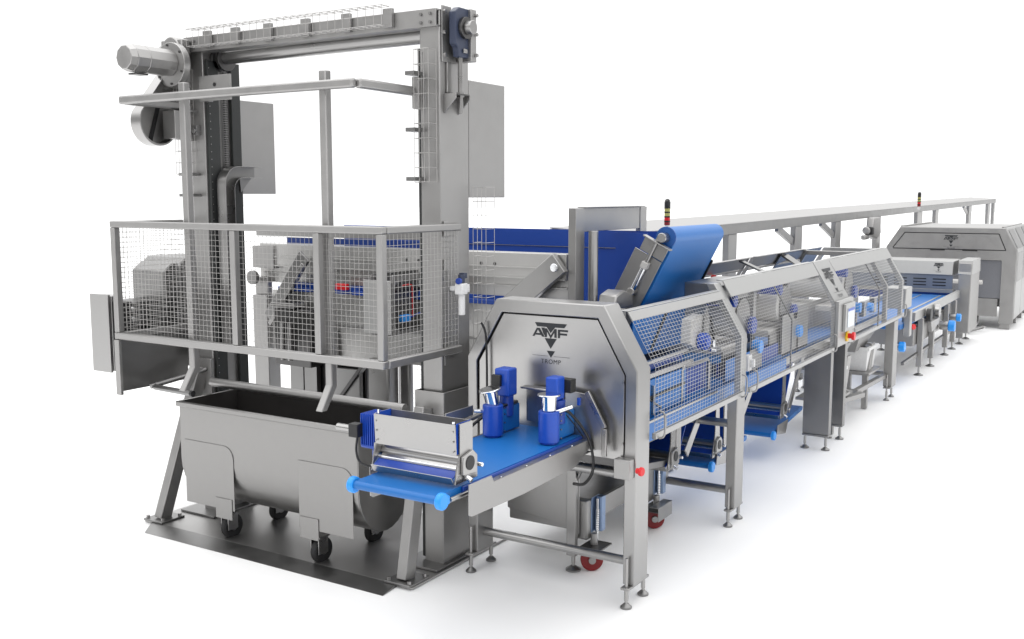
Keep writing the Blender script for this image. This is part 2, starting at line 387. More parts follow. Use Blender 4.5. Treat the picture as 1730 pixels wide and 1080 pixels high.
# guard cage
cz0, cz1 = 1.42, 2.20; cxf = 4.53; cy0, cy1 = 3.70, 6.08
cage = obj('guard_cage', MB().bar((cxf, cy0 - .02, cz1), (cxf, cy1 + .02, cz1), .05, .045).bar((cxf, cy0 - .02, cz0), (cxf, cy1 + .02, cz0), .05, .05), STEEL, lift, bev=.008)
for z, h_ in ((cz1, .045), (cz0, .05)):
    obj('cage_side_rail', MB().bar((cxf + .027, cy0 - .003, z), (5.30, cy0 - .003, z), .04, h_), STEEL, cage, bev=.008)
    obj('cage_side_rail', MB().bar((cxf + .027, cy1, z), (5.12, cy1, z), .04, h_), STEEL, cage, bev=.008)
for y in (cy1 - .005, 4.90, 4.19, cy0 + .005):
    obj('cage_post', B(cxf - .022, cxf + .022, y - .024, y + .024, cz0 + .026, cz1 - .023), STEEL, cage, bev=.005)
g = MB().grid((cxf + .026, cy0 + .02, cz0 + .02), (0, cy1 - cy0 - .04, 0), (0, 0, cz1 - cz0 - .04), .0355, .0355, .0015)
obj('mesh_panel', g, WIRE, cage, bev=0)
g = MB().grid((cxf + .03, cy0 - .003, cz0 + .02), (.72, 0, 0), (0, 0, cz1 - cz0 - .04), .0355, .0355, .0016)
obj('mesh_panel', g, WIRE, cage, bev=0)
g = MB().grid((cxf + .03, cy1, cz0 + .02), (.56, 0, 0), (0, 0, cz1 - cz0 - .04), .0355, .0355, .0016)
obj('mesh_panel', g, WIRE, cage, bev=0)
hb = B(5.14, 5.19, 3.70, 3.709, 2.14, 2.24).box(5.14, 5.19, 3.70, 3.709, 1.33, 1.47).box(5.14, 5.19, 3.70, 3.709, 1.93, 2.0)
obj('cage_bracket', hb, STEEL, cage, bev=.002)
# carriage tube behind the trough
obj('carriage_tube', C((5.03, 3.94, 1.045), (5.03, 5.72, 1.045), .032, 24), STEEL, lift, bev=.002)
# left side panel, lifting arms
obj('side_panel', B(4.525, 5.12, 6.075, 6.09, 1.02, 1.39), MSTEEL, lift, bev=.002)
obj('panel_edge', B(4.50, 4.524, 6.05, 6.10, 1.00, 1.392), STEEL, lift, bev=.003)
obj('lifting_arm', MB().path([(4.80, 6.03, 1.04), (4.66, 5.88, 1.05), (4.60, 5.44, 1.06)], .02, 14, 1), MSTEEL, lift, bev=0)
obj('arm_end', C((4.60, 5.44, 1.06), (4.60, 5.42, 1.06), .021, 16), BLACK, lift, bev=0)
obj('lifting_arm', MB().path([(4.66, 5.93, 1.05), (5.0, 5.86, 1.10), (5.08, 5.84, 1.12)], .018, 12, 1), MSTEEL, lift, bev=0)
# drive housing seen through the left side of the cage
dh = obj('drive_housing', MB().prism([(4.98, 1.50), (4.98, 1.84), (5.06, 1.90), (5.12, 1.90), (5.12, 1.50)], 'y', 6.14, 6.50).prism([(5.125, 1.1), (5.125, 1.86), (5.20, 1.93), (5.72, 1.93), (5.72, 1.1)], 'y', 6.16, 6.60), MSTEEL, lift, bev=.012)
mh = MB()
for k in range(7): mh.box(4.70, 5.10, 6.12 + .001 * k, 6.40, 1.18 + .07 * k, 1.215 + .07 * k)
obj('cooling_fins', mh, DSTEEL, dh, bev=.002)
obj('drive_motor', C((4.95, 6.15, 1.35), (4.95, 6.45, 1.35), .13, 28).cyl((4.62, 6.20, 1.30), (4.92, 6.20, 1.30), .1, 24), MSTEEL, dh, bev=.004)

cab = empty('control_cabinet', (4.6, 6.35, 1.1), 'brushed steel control box hanging at far left behind the mesh cage', 'cabinet')
obj('case', B(4.56, 4.66, 6.19, 6.40, 1.15, 1.69), STEELV, cab, bev=.004)
obj('door', B(4.540, 4.559, 6.20, 6.405, 1.14, 1.70), STEELV, cab, bev=.003)
obj('mounting_bracket', B(4.57, 4.66, 6.105, 6.189, 1.2, 1.65), BLACK, cab, bev=.002)

# air filter regulator on the right column
fr_ = empty('air_regulator', (5.22, 3.64, 1.7), 'small white air filter with dark blue knob on the right lift column', 'air filter')
obj('body', B(5.19, 5.25, 3.60, 3.66, 1.78, 1.85).box(5.255, 5.29, 3.61, 3.65, 1.79, 1.84).box(5.20, 5.24, 3.66, 3.708, 1.80, 1.83), WHITE, fr_, bev=.005)
obj('bowl', C((5.225, 3.63, 1.65), (5.225, 3.63, 1.78), .022, 16), WHITE, fr_, bev=.003)
obj('knob', C((5.225, 3.63, 1.852), (5.225, 3.63, 1.905), .022, 16).box(5.225, 5.26, 3.61, 3.65, 1.88, 1.915), BEAR, fr_, bev=.003)
obj('gauge', C((5.185, 3.63, 1.865), (5.205, 3.63, 1.865), .02, 16), NAVY, fr_, bev=.002)

# ================================================================== DOUGH TROUGH
tr = empty('dough_trough', (5.0, 4.87, 0), 'open steel dough trough on four black castors parked under the lift', 'trough')
X0, X1, Y0, Y1, ZR = 4.70, 5.24, 4.06, 5.68, .965
nseg = 14
prof = [(X0, ZR), (X0, .56)]
xc, rx, rz_ = (X0 + X1) / 2, (X1 - X0) / 2, .32
for i in range(1, nseg): 
    a = PI - PI * i / nseg * -1
    t = PI * i / nseg; prof.append((xc - rx * math.cos(t), .56 - rz_ * math.sin(t)))
prof += [(X1, .56), (X1, ZR)]
t_ = .006
inn = [(X0 + t_, ZR), (X0 + t_, .56)]
for i in range(1, nseg):
    t = PI * i / nseg; inn.append((xc - (rx - t_) * math.cos(t), .56 - (rz_ - t_) * math.sin(t)))
inn += [(X1 - t_, .56), (X1 - t_, ZR)]
def shell(prof, inn, y0, y1, ny=24):
    # U shell with rounded end corners: ends built as plates
    n = len(prof); vs = []; fs = []
    for y in (y0, y1):
        vs += [(x, y, z) for x, z in prof] + [(x, y, z) for x, z in inn]
    m = 2 * n
    for i in range(n - 1):
        fs += [(i, i + 1, m + i + 1, m + i), (n + i + 1, n + i, m + n + i, m + n + i + 1)]
    fs += [(0, m, m + n, n), (n - 1, 2 * n - 1, m + 2 * n - 1, m + n - 1)]
    mb = MB().add(vs, fs)
    mb.prism(prof, 'y', y0 - t_, y0); mb.prism(prof, 'y', y1, y1 + t_)
    return mb
body = obj('body', shell(prof, inn, Y0, Y1), TROUGH, tr, bev=.004)
# inside faces get a separate sheet darker than the steel; rim
rim = MB()
w = .022
rim.box(X0 - w, X0 - .001, Y0 - w, Y1 + w, ZR - .035, ZR + .003).box(X1 + .001, X1 + w, Y0 - w, Y1 + w, ZR - .035, ZR + .003)
rim.box(X0, X1, Y0 - w, Y0 - t_ - .001, ZR - .035, ZR + .003).box(X0, X1, Y1 + t_ + .001, Y1 + w, ZR - .035, ZR + .003)
obj('rim', rim, TROUGH, tr, bev=.008)
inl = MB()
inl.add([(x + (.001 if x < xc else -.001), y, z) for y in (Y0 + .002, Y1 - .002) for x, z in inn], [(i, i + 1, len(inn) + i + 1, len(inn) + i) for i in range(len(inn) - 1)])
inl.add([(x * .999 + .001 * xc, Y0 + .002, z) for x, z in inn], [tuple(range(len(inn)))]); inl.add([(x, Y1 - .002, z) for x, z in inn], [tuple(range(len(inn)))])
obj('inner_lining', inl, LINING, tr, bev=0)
def pad(x, y0, y1, z0, z1, r, sgn):
    pts = [(y0, z0), (y1, z0), (y1, z1)] + [(y0 + r - r * math.sin(math.radians(a)), z1 - r + r * math.cos(math.radians(a))) for a in range(0, 91, 15)]
    return MB().prism(pts, 'x', x, x + sgn * .004)
for x, s in ((X0 - .001, -1), (X1 + .001, 1)):
    for y0, y1, ty in ((5.16, 5.64, 5.18), (4.10, 4.56, 4.39)):
        obj('corner_plate', pad(x, y0, y1, .25, .70, .09, s), TROUGH, tr, bev=.002)
        obj('castor_plate', B(x + s * .005, x + s * .010, ty, ty + .16, .185, .33), TROUGH, tr, bev=.002)
for x, y in ((4.80, 5.33), (4.77, 4.46), (5.26, 5.33), (5.26, 4.42)):
    fk = MB().box(x - .05, x + .05, y - .05, y + .05, .185, .197)
    fk.box(x - .045, x + .045, y + .030, y + .037, .075, .185).box(x - .045, x + .045, y - .037, y - .030, .075, .185)
    c = obj('castor_fork', fk, BRIGHT, tr, bev=.002)
    obj('wheel', C((x + .02, y - .024, .090), (x + .02, y + .024, .090), .086, 28), RUBBER, c, bev=.012)
    obj('hub', C((x + .02, y - .028, .090), (x + .02, y + .028, .090), .03, 18), MSTEEL, c, bev=.002)

# ================================================================== ENCLOSURE
enc = empty('line_enclosure', (8.5, 2.98, 0), 'long grey steel guard enclosure with mesh doors and logo end panel', 'machine guard')
YA, YB = 2.40, 3.57
outl = [(YA, .13), (YA, 1.40), (2.615, 1.77), (3.355, 1.77), (YB, 1.40), (YB, .13)]
inl_ = [(2.475, .13), (2.475, 1.375), (2.655, 1.69), (3.315, 1.69), (3.50, 1.375), (3.50, .13)]
def openring(mb, out, inn, x0, x1):
    n = len(out)
    vs = [(x0, *p) for p in out] + [(x0, *p) for p in inn] + [(x1, *p) for p in out] + [(x1, *p) for p in inn]; fs = []
    for i in range(n - 1):
        j = i + 1
        fs += [(i, j, n + j, n + i), (2 * n + j, 2 * n + i, 3 * n + i, 3 * n + j), (j, i, 2 * n + i, 2 * n + j), (n + i, n + j, 3 * n + j, 3 * n + i)]
    fs += [(0, n, 3 * n, 2 * n), (n - 1, 3 * n - 1, 4 * n - 1, 2 * n - 1)]
    vs_ = vs; fs[-1] = (n - 1, 2 * n - 1, 4 * n - 1, 3 * n - 1)
    return mb.add(vs_, fs)
hood = obj('end_frame', openring(MB(), outl, inl_, 5.20, 5.385), STEELV, enc, bev=.006)
# sheet facing (front wall) with the gap to the frame
pl_out = [(2.492, .90), (2.492, 1.368), (2.668, 1.676), (3.302, 1.676), (3.483, 1.368), (3.483, .90)]
panel = obj('end_panel', MB().prism([(2.486, .87), (2.486, 1.371), (2.663, 1.681), (3.307, 1.681), (3.489, 1.371), (3.489, .87)], 'x', 5.212, 5.222), SATIN, enc, bev=.002)
obj('backing_strip', MB().prism([(2.47, .80), (2.47, 1.38), (2.655, 1.70), (3.32, 1.70), (3.51, 1.38), (3.51, .80)], 'x', 5.30, 5.305), DSTEEL, enc, bev=0)
logo(panel, (5.2115, 2.975, 1.642), (0, -1, 0), (0, 0, 1), .000352)
# low door flap at right of the end panel
flap = obj('flap_door', MB().prism([(2.60, .93), (2.60, 1.07), (2.70, 1.25), (2.84, 1.262), (2.84, .93)], 'x', 5.150, 5.158), SATIN, enc, bev=.002)
obj('flap_edge', MB().bar((5.14, 2.575, .90), (5.14, 2.575, 1.06), .03, .018).bar((5.14, 2.575, 1.066), (5.14, 2.690, 1.268), .018, .03), BRIGHT, enc, bev=.003)
obj('flap_lock', B(5.138, 5.149, 2.735, 2.755, 1.18, 1.225), RBLUE, flap, bev=.002)
obj('inlet_plate', B(5.17, 5.178, 2.86, 3.12, 1.04, 1.26).box(5.10, 5.17, 2.88, 3.12, 1.25, 1.262), SATIN, enc, bev=.003)
obj('hinge_stud', C((5.205, 2.488, 1.33), (5.195, 2.488, 1.33), .008, 10).cyl((5.205, 2.488, .97), (5.195, 2.488, .97), .008, 10), BRIGHT, enc, bev=0)
# legs with levelling feet
def leg_pair(x0, x1, y, top, bot=.13, w=.075, mat=STEEL):
    if y < 3: ya, yb = y, y + w
    else: ya, yb = y - w, y
    l = obj('leg', B(x0, x1, ya, yb, bot, top), mat, enc, bev=.006)
    ym = (ya + yb) / 2
    obj('foot_bracket', B(x0 - .045, x1 + .045, ya + .01, yb - .01, bot - .016, bot - .001), mat, l, bev=.004)
    for x in (x0 - .025, x1 + .025):
        foot(l, x, ym, bot + (.15 if x < x0 else .02))
def foot(parent, x, y, ztop, r=.034):
    mb = C((x, y, .02), (x, y, ztop), .0095, 12).cyl((x, y, .045), (x, y, .11), .013, 12)
    ft = obj('levelling_foot', mb, BRIGHT, parent, bev=0)
    obj('foot_pad', C((x, y, .001), (x, y, .012), r, 20).cyl((x, y, .012), (x, y, .032), r * .95, 20, r * .35), MSTEEL, ft, bev=.001)
# visible legs of end frame are part of end_frame; feet only
for y in (2.438, 3.535):
    obj('foot_bracket', B(5.15, 5.435, y - .028, y + .028, .113, .128), STEEL, enc, bev=.004)
    for x, zt in ((5.175, .30), (5.41, .15)): foot(enc, x, y, zt)
leg_pair(6.93, 7.10, YA + .01, .96)
leg_pair(6.93, 7.10, YB - .01, .96)
leg_pair(12.30, 12.52, YA + .01, .94, .16, .10)
leg_pair(12.30, 12.52, YB - .01, .94, .16, .10)
for x, ya, yb in ((9.50, 2.41, 2.655), (10.02, 2.41, 2.575)):
    l = obj('stand_plate', B(x, x + .02, ya, yb, .15, .965).box(x + .02, x + .09, ya, ya + .008, .15, .965), MSTEEL, enc, bev=.002)
    obj('foot_bracket', B(x - .01, x + .09, ya, yb, .13, .148), MSTEEL, l, bev=.002)
    foot(l, x + .03, ya + .03, .32, .04)
    foot(l, x + .03, yb - .02, .15, .04)
for z, x, y0 in ((.24, 5.295, 2.475), (.74, 7.02, 2.49), (.24, 7.02, 2.49), (.30, 12.4, 2.51)):
    obj('cross_tube', C((x, y0, z), (x, 3.50, z), .027 if x < 6 else .03, 20), STEELV, enc, bev=0)
obj('cross_tube', C((5.295, 2.475, .765), (5.295, 2.95, .765), .03, 20), STEELV, enc, bev=0)
# inner posts between guards
def inner_frame(x0, x1, mat=STEEL):
    o2 = [(YA + .005, .96), (YA + .005, 1.395), (2.62, 1.765), (3.35, 1.765), (YB - .005, 1.395), (YB - .005, .96)]
    i2 = [(2.45, .96), (2.45, 1.375), (2.645, 1.715), (3.325, 1.715), (3.52, 1.375), (3.52, .96)]
    return obj('portal_frame', openring(MB(), o2, i2, x0, x1), mat, enc, bev=.004)
hfp = [(2.405, .96), (2.405, 1.395), (2.62, 1.765), (2.68, 1.765), (2.66, 1.715), (2.645, 1.715), (2.45, 1.375), (2.45, .96)]
obj('portal_frame', MB().prism(hfp, 'x', 6.97, 7.088), LPANEL, enc, bev=.004)
obj('portal_frame', MB().prism([(YA + YB - y, z) for y, z in hfp], 'x', 6.985, 7.08), STEEL, enc, bev=.004)
obj('roof_hood', MB().prism([(2.64, 1.60), (2.64, 1.73), (2.72, 1.755), (2.90, 1.755), (2.90, 1.60)], 'x', 7.09, 7.78), MSTEEL, enc, bev=.006)
# guard doors
def guard(x0, x1, side, band, posts, dx=.044, dz=.0235, front=True, r=.00135, frac=1.0):
    s = -1 if side == 'near' else 1
    def yy(y): return y if s < 0 else (YA + YB) - y
    t = .03; P0 = V((0, yy(2.385), .985)); P1 = V((0, yy(2.385), 1.395)); P2 = P1.lerp(V((0, yy(2.605), 1.775)), frac)
    def at(x, p): return V((x, p.y, p.z))
    fr = MB()
    d = (P2 - P1).normalized(); L = (P2 - P1).length
    pb = P2 - d * band
    nrm = V((0, s, 0)); ns = d.cross(V((1, 0, 0))); ns = ns if ns.y * s > 0 else -ns
    # bottom rail, end stiles along the profile, top band
    fr.bar(at(x0, P0), at(x1, P0), .028, .035)
    for x in (() if front else (x0 + .014, x1 - .014)):
        fr.bar(at(x, P0) + V((0, 0, .018)), at(x, P1), .028, .03, (0, 1, 0)); fr.bar(at(x, P1), at(x, P2), .028, .03, ns)
    ee = .002 if front else .029
    a, b = at(x0 + ee, pb), at(x1 - ee, pb); c2, d2 = at(x1 - ee, P2), at(x0 + ee, P2); e = ns * .006
    fr.add([a - e, b - e, c2 - e, d2 - e, a + e, b + e, c2 + e, d2 + e], [(0, 1, 2, 3), (7, 6, 5, 4), (0, 4, 5, 1), (1, 5, 6, 2), (2, 6, 7, 3), (3, 7, 4, 0)])
    fr.box(x0, x1, min(P2.y, P2.y - s * .05), max(P2.y, P2.y - s * .05), P2.z + .001, P2.z + .009)
    o = obj('guard_door' if front else 'rear_guard', fr, LPANEL if front else STEEL, enc, bev=.003)
    if not front: return o
    g = MB()
    n = round((x1 - x0 - .05) / dx)
    for i in range(n + 1):
        x = x0 + .006 + (x1 - x0 - .012) * i / n
        g.wire(at(x, P0), at(x, P1), r); g.wire(at(x, P1), at(x, pb), r)
    m1 = round((P1 - P0).length / dz); m2 = round((pb - P1).length / dz)
    for j in range(1, m1 + 1):
        q = P0.lerp(P1, j / m1); g.wire(at(x0 + .004, q) + V((0, s * .003, 0)), at(x1 - .004, q) + V((0, s * .003, 0)), r)
    for j in range(1, m2 + 1):
        q = P1.lerp(pb, j / m2); g.wire(at(x0 + .004, q) + ns * .003, at(x1 - .004, q) + ns * .003, r)
    obj('mesh_panel', g, GWIRE, o, bev=0)
    for x in posts:
        obj('door_stile', MB().bar(at(x, P0), at(x, P1), .014, .014, (0, 1, 0)).bar(at(x, P1), at(x, pb), .014, .014, ns), MSTEEL, o, bev=.002)
    for x, k in ((x0 + .05, 1), (x1 - .05, -1)):
        hy = P0.y + s * .045
        obj('handle', MB().path([(x, P0.y + s * .01, 1.13), (x, hy, 1.11), (x, hy, .99), (x, P0.y + s * .01, .965)], .0065, 8, 3), STEEL, o, bev=0)
    return o
guard(5.415, 6.965, 'near', .06, [], frac=.834)
guard(7.10, 9.455, 'near', .13, [8.12])
guard(10.02, 12.62, 'near', .13, [11.3], dx=.06, dz=.032)
guard(7.11, 9.9, 'far', .13, [], front=False)
guard(10.02, 11.75, 'far', .13, [], front=False)
obj('rear_wall', B(5.42, 12.6, 3.53, 3.535, .96, 1.44), DSTEEL, enc, bev=0)  # wall in darker steel, its tone standing in for shade inside the bays
# far end frame
inner_frame(12.63, 12.69, LPANEL)
inner_frame(11.78, 11.84)
# roof cross bars seen above the doors
obj('roof_stay', MB().bar((9.6, 3.34, 1.76), (9.2, 2.75, 1.60), .05, .02), MSTEEL, enc, bev=.002)
obj('roof_stay', MB().bar((11.0, 3.34, 1.75), (10.85, 2.95, 1.55), .12, .02), MSTEEL, enc, bev=.002)
obj('inspection_hatch', MB().add([(10.9, 3.33, 1.77), (12.5, 3.33, 1.77), (12.5, 3.50, 1.47), (10.9, 3.50, 1.47), (10.9, 3.34, 1.775), (12.5, 3.34, 1.775), (12.5, 3.51, 1.475), (10.9, 3.51, 1.475)], [(0, 1, 2, 3), (7, 6, 5, 4), (0, 4, 5, 1), (1, 5, 6, 2), (2, 6, 7, 3), (3, 7, 4, 0)]), MSTEEL, enc, bev=0)
# control post between doors 2 and 3
pp = [(2.380, 1.0), (2.380, 1.41), (2.600, 1.785), (2.63, 1.785), (2.42, 1.40), (2.42, 1.0)]
cpst = obj('control_post', MB().prism(pp, 'x', 9.47, 9.99).box(9.455, 9.995, 2.345, 2.378, 1.0, 1.43), LPANEL, enc, bev=.004)
dd = (V((0, 2.600, 1.785)) - V((0, 2.380, 1.41))).normalized()
logo(cpst, V((9.73, 2.555 - .003, 1.708 + .003)), (1, 0, 0), dd, .00044)
op = empty('operator_panel', (9.7, 2.33, 1.2), 'grey touch screen box with light display on the guard control post', 'screen')
obj('case', B(9.60, 9.95, 2.315, 2.344, 1.13, 1.39), LPANEL, op, bev=.004)
scn = obj('display', B(9.665, 9.905, 2.310, 2.3145, 1.165, 1.345), SCREEN, op, bev=.001)
obj('menu_bar', B(9.67, 9.90, 2.307, 2.3095, 1.318, 1.343), RBLUE, scn, bev=0)
def estop(name, base, axis, label, body=None, s=1.0, collar=True):
    e = empty(name, base, label, 'emergency stop', 'red emergency stop buttons along the line')
    b = V(base); a = V(axis).normalized()
    if body: obj('switch_box', B(*body), STEEL, e, bev=.003)
    if collar: obj('yellow_collar', C(b, b + a * .012 * s, .045 * s, 20), YEL, e, bev=.002)
    obj('push_button', C(b + a * .012 * s, b + a * .04 * s, .02 * s, 18).cyl(b + a * .04 * s, b + a * .062 * s, .031 * s, 20), RED, e, bev=.004)
    return e
estop('emergency_stop', (9.78, 2.345, 1.075), (0, -1, 0), 'red button on yellow collar below the touch screen', s=1.25)
estop('emergency_stop', (5.17, 2.392, .835), (-.15, -1, 0), 'red button on a steel box on the nearest enclosure leg', (5.135, 5.197, 2.41, 2.51, .78, .895), .85, False)

# ================================================================== INFEED CONVEYOR
inf = empty('infeed_conveyor', (4.5, 2.98, .9), 'low blue belt infeed table running into the logo end panel', 'conveyor')
by0, by1 = 2.735, 3.235
# belt loop profile in XZ
def beltloop(xa, xb, ztop, r, y0, y1, za=None):
    n = 10; pts = []
    za = ztop if za is None else za
    for i in range(n + 1):
        a = PI / 2 + PI * i / n; pts.append((xa + r * math.cos(a), za - r + r * math.sin(a)))
    for i in range(n + 1):
        a = -PI / 2 + PI * i / n; pts.append((xb + r * math.cos(a), ztop - r + r * math.sin(a)))
    return MB().prism(pts, 'y', y0, y1)
obj('belt', beltloop(3.73, 5.30, 1.0, .022, by0, by1), BELT, inf, bev=0)
for y in (by0 - .001, by1 + .001):
    s = -1 if y < 3 else 1
    obj('end_cap', C((3.735, y, .975), (3.735, y + s * .035, .975), .042, 14).box(3.735, 3.79, min(y, y + s * .03), max(y, y + s * .03), .95, .995), SKY, inf, bev=.008)
obj('tension_rod', C((3.80, by0 - .02, .965), (3.98, by0 - .02, .965), .012, 12), BRIGHT, inf, bev=0)
obj('belt_edge_strip', B(3.92, 5.20, by0 - .016, by0 - .001, .965, .998).box(3.86, 5.20, by1 + .001, by1 + .014, .965, .998), DBELT, inf, bev=.003)
sp = [(3.90, 1.02), (3.90, .868), (3.925, .856), (4.40, .846), (4.98, .86), (5.19, .95), (5.19, .985), (4.12, .985), (4.10, 1.02)]
obj('side_plate', MB().prism(sp, 'y', by0 - .062, by0 - .056), STEEL, inf, bev=.002)
obj('side_plate', MB().prism(sp, 'y', by1 + .05, by1 + .056), STEEL, inf, bev=.002)
obj('deck_strip', B(4.10, 5.19, by0 - .056, by0 - .017, .978, .984).box(4.1, 5.19, by1 + .015, by1 + .05, .978, .984), SATIN, inf, bev=0)
obj('fixing_screw', hexbolts(MB(), [(x, by0 - .05, .985) for x in (4.2, 4.45, 4.7, 4.95)], (0, 0, 1), .006, .006), CHROME, inf, bev=0)
obj('underside_tray', B(4.2, 5.19, by0 - .05, by1 + .05, .90, .905), MSTEEL, inf, bev=0)
obj('support_panel', MB().prism([(3.50, .33), (3.50, .88), (2.96, .88), (2.96, .24), (3.02, .24), (3.04, .28)], 'x', 5.56, 5.57), STEEL, inf, bev=.003)
lg = obj('support_leg', B(5.52, 5.559, 2.965, 3.03, .10, .85), STEEL, inf, bev=.004)
foot(lg, 5.545, 2.99, .12, .05)
obj('diagonal_strut', MB().bar((5.46, 2.80, .93), (5.56, 2.97, .60), .03, .012, (0, 1, 0)), BRIGHT, inf, bev=.002)
obj('side_tube', C((4.30, by1 + .10, 1.03), (5.15, by1 + .10, 1.10), .016, 14), STEEL, inf, bev=0)
obj('side_bracket', B(4.62, 4.90, by1 + .09, by1 + .097, 1.10, 1.16), STEEL, inf, bev=.002)
obj('hose', MB().path([(5.0, 2.80, 1.18), (5.06, 2.76, 1.15), (5.12, 2.68, 1.02), (5.14, 2.65, .90), (5.12, 2.64, .80), (5.02, 2.64, .755), (4.93, 2.66, .775)], .009, 8, 6), BLACK, inf, bev=0)
obj('hose', MB().path([(4.98, 2.86, 1.16), (5.02, 2.80, 1.17), (5.08, 2.74, 1.08), (5.12, 2.70, 1.0)], .004, 6, 6), BLACK, inf, bev=0)
obj('hose', MB().path([(4.86, 3.36, .98), (4.88, 3.32, 1.04), (4.95, 3.28, 1.09), (5.0, 3.24, 1.12)], .009, 8, 6), BLACK, inf, bev=0)
obj('hose', MB().path([(5.185, 3.415, 1.0), (5.185, 3.415, 1.35), (5.18, 3.42, 1.55), (5.16, 3.44, 1.62)], .007, 8, 3), BLACK, inf, bev=0)

# flour duster (hopper across the belt)
def duster(x, yc, z, w, label, hopper=True, motor=True):
    o = empty('flour_duster', (x, yc, z), label, 'flour duster', 'flour dusters across the blue belts')
    y0, y1 = yc - w / 2, yc + w / 2
    fh = z + .31
    if hopper:
        obj('front_plate', MB().add([(x - .085, y0, fh), (x - .085, y1, fh), (x - .075, y1, z + .155), (x - .075, y0, z + .155), (x - .081, y0, fh), (x - .081, y1, fh), (x - .071, y1, z + .155), (x - .071, y0, z + .155)], [(0, 1, 2, 3), (7, 6, 5, 4), (0, 4, 5, 1), (1, 5, 6, 2), (2, 6, 7, 3), (3, 7, 4, 0)]), BRIGHT, o, bev=.001)
        obj('back_plate', B(x + .05, x + .054, y0, y1, z + .12, fh), STEEL, o, bev=.001)
        obj('sloped_tray', MB().bar((x - .015, y0 + .01, z + .105), (x - .015, y1 - .01, z + .105), .004, .10, (.9, 0, .6)), BRIGHT, o, bev=0)
    for y, s in ((y0, -1), (y1, 1)):
        pp = [(x - .10, z + .02), (x - .085, z + .10), (x - .06, z + .16), (x - .06, fh), (x + .05, fh), (x + .05, z + .16), (x + .09, z + .11), (x + .09, z + .02)]
        if not hopper: pp = [(x - .10, z + .02), (x - .085, z + .10), (x - .05, z + .20), (x - .04, z + .42), (x + .03, z + .42), (x + .05, z + .18), (x + .09, z + .11), (x + .09, z + .02)]
        sp_ = obj('end_plate', MB().prism(pp, 'y', y + s * .002, y + s * .010), BRIGHT, o, bev=.001)
        obj('bearing_block', MB().prism([(x - .055, z + .06), (x - .055, z + .15), (x + .03, z + .17), (x + .065, z + .14), (x + .065, z + .05)], 'y', y + s * .011, y + s * .028), BRIGHT, sp_, bev=.003)
        obj('bearing_hole', C((x, y + s * .0285, z + .112), (x, y + s * .031, z + .112), .036, 22), BLACK, sp_, bev=0)
        obj('clamp_knob', C((x + .085, y + s * .01, z + .085), (x + .085, y + s * .045, z + .085), .011, 12).cyl((x - .02, y + s * .02, z + .045), (x - .02, y + s * .05, z + .03), .013, 12), CHROME, sp_, bev=.002)
    obj('roller', C((x, y0, z + .11), (x, y1, z + .11), .03, 20), STEELV, o, bev=0)
    obj('guide_rod', C((x - .05, y0, z + .085), (x - .05, y1, z + .085), .007, 12), CHROME, o, bev=0)
    obj('blue_scraper', MB().bar((x - .075, y0 + .005, z + .062), (x - .075, y1 - .005, z + .062), .006, .055, (1, 0, .55)), NAVY, o, bev=.001)
    obj('deflector', MB().bar((x - .105, y0 + .002, z + .037), (x - .105, y1 - .002, z + .037), .004, .045, (-.5, 0, .8)), BRIGHT, o, bev=.001)
    if hopper:
        obj('inner_liner', B(x - .07, x + .048, y1 - .006, y1 - .003, z + .16, fh + .002), RBLUE, o, bev=0)
        obj('inner_liner', B(x - .07, x + .048, y0 + .003, y0 + .006, z + .16, fh + .002), RBLUE, o, bev=0)
        obj('lid_clip', C((x - .07, y1 - .02, fh), (x - .07, y1 - .02, fh + .022), .006, 10).cyl((x - .07, y0 + .02, fh - .003), (x - .07, y0 + .02, fh + .012), .008, 10), CHROME, o, bev=0)
        obj('corner_screw', hexbolts(MB(), [(x - .083, y, zz) for y in (y0 + .015, y1 - .012) for zz in (fh - .035, fh - .085, z + .175)], (-1, 0, 0), .0045, .004), BRIGHT, o, bev=0)
    if motor:
        my = y1 + .065
        my = y1 + .12
        m = obj('gear_motor', B(x - .02, x + .085, y1 + .012, my + .03, z + .10, z + .275), RBLUE, o, bev=.012)
        fins = MB()
        for k in range(9): fins.box(x - .03, x + .095, y1 + .018 + k * .014, y1 + .022 + k * .014, z + .12, z + .285)
        obj('cooling_fins', fins, RBLUE, m, bev=0)
        obj('terminal_box', B(x - .075, x - .022, my - .0, my + .06, z + .165, z + .235), BLACK, m, bev=.004)
        obj('shaft_sleeve', C((x - .04, my + .06, z + .20), (x - .04, my + .16, z + .20), .02, 18), BRIGHT, m, bev=.002)
        obj('motor_can', C((x + .03, my - .06, z + .0), (x + .03, my - .06, z + .10), .038, 18), RBLUE, m, bev=.003)
        obj('cable', MB().path([(x - .05, my + .02, z + .165), (x - .055, my + .025, z + .09), (x - .05, my + .0, z + .03), (x - .05, y1 + .012, z + .015)], .006, 8, 5), BLACK, m, bev=0)
    return o
duster(3.96, 2.985, 1.0, .50, 'steel hopper duster across the front end of the infeed belt')

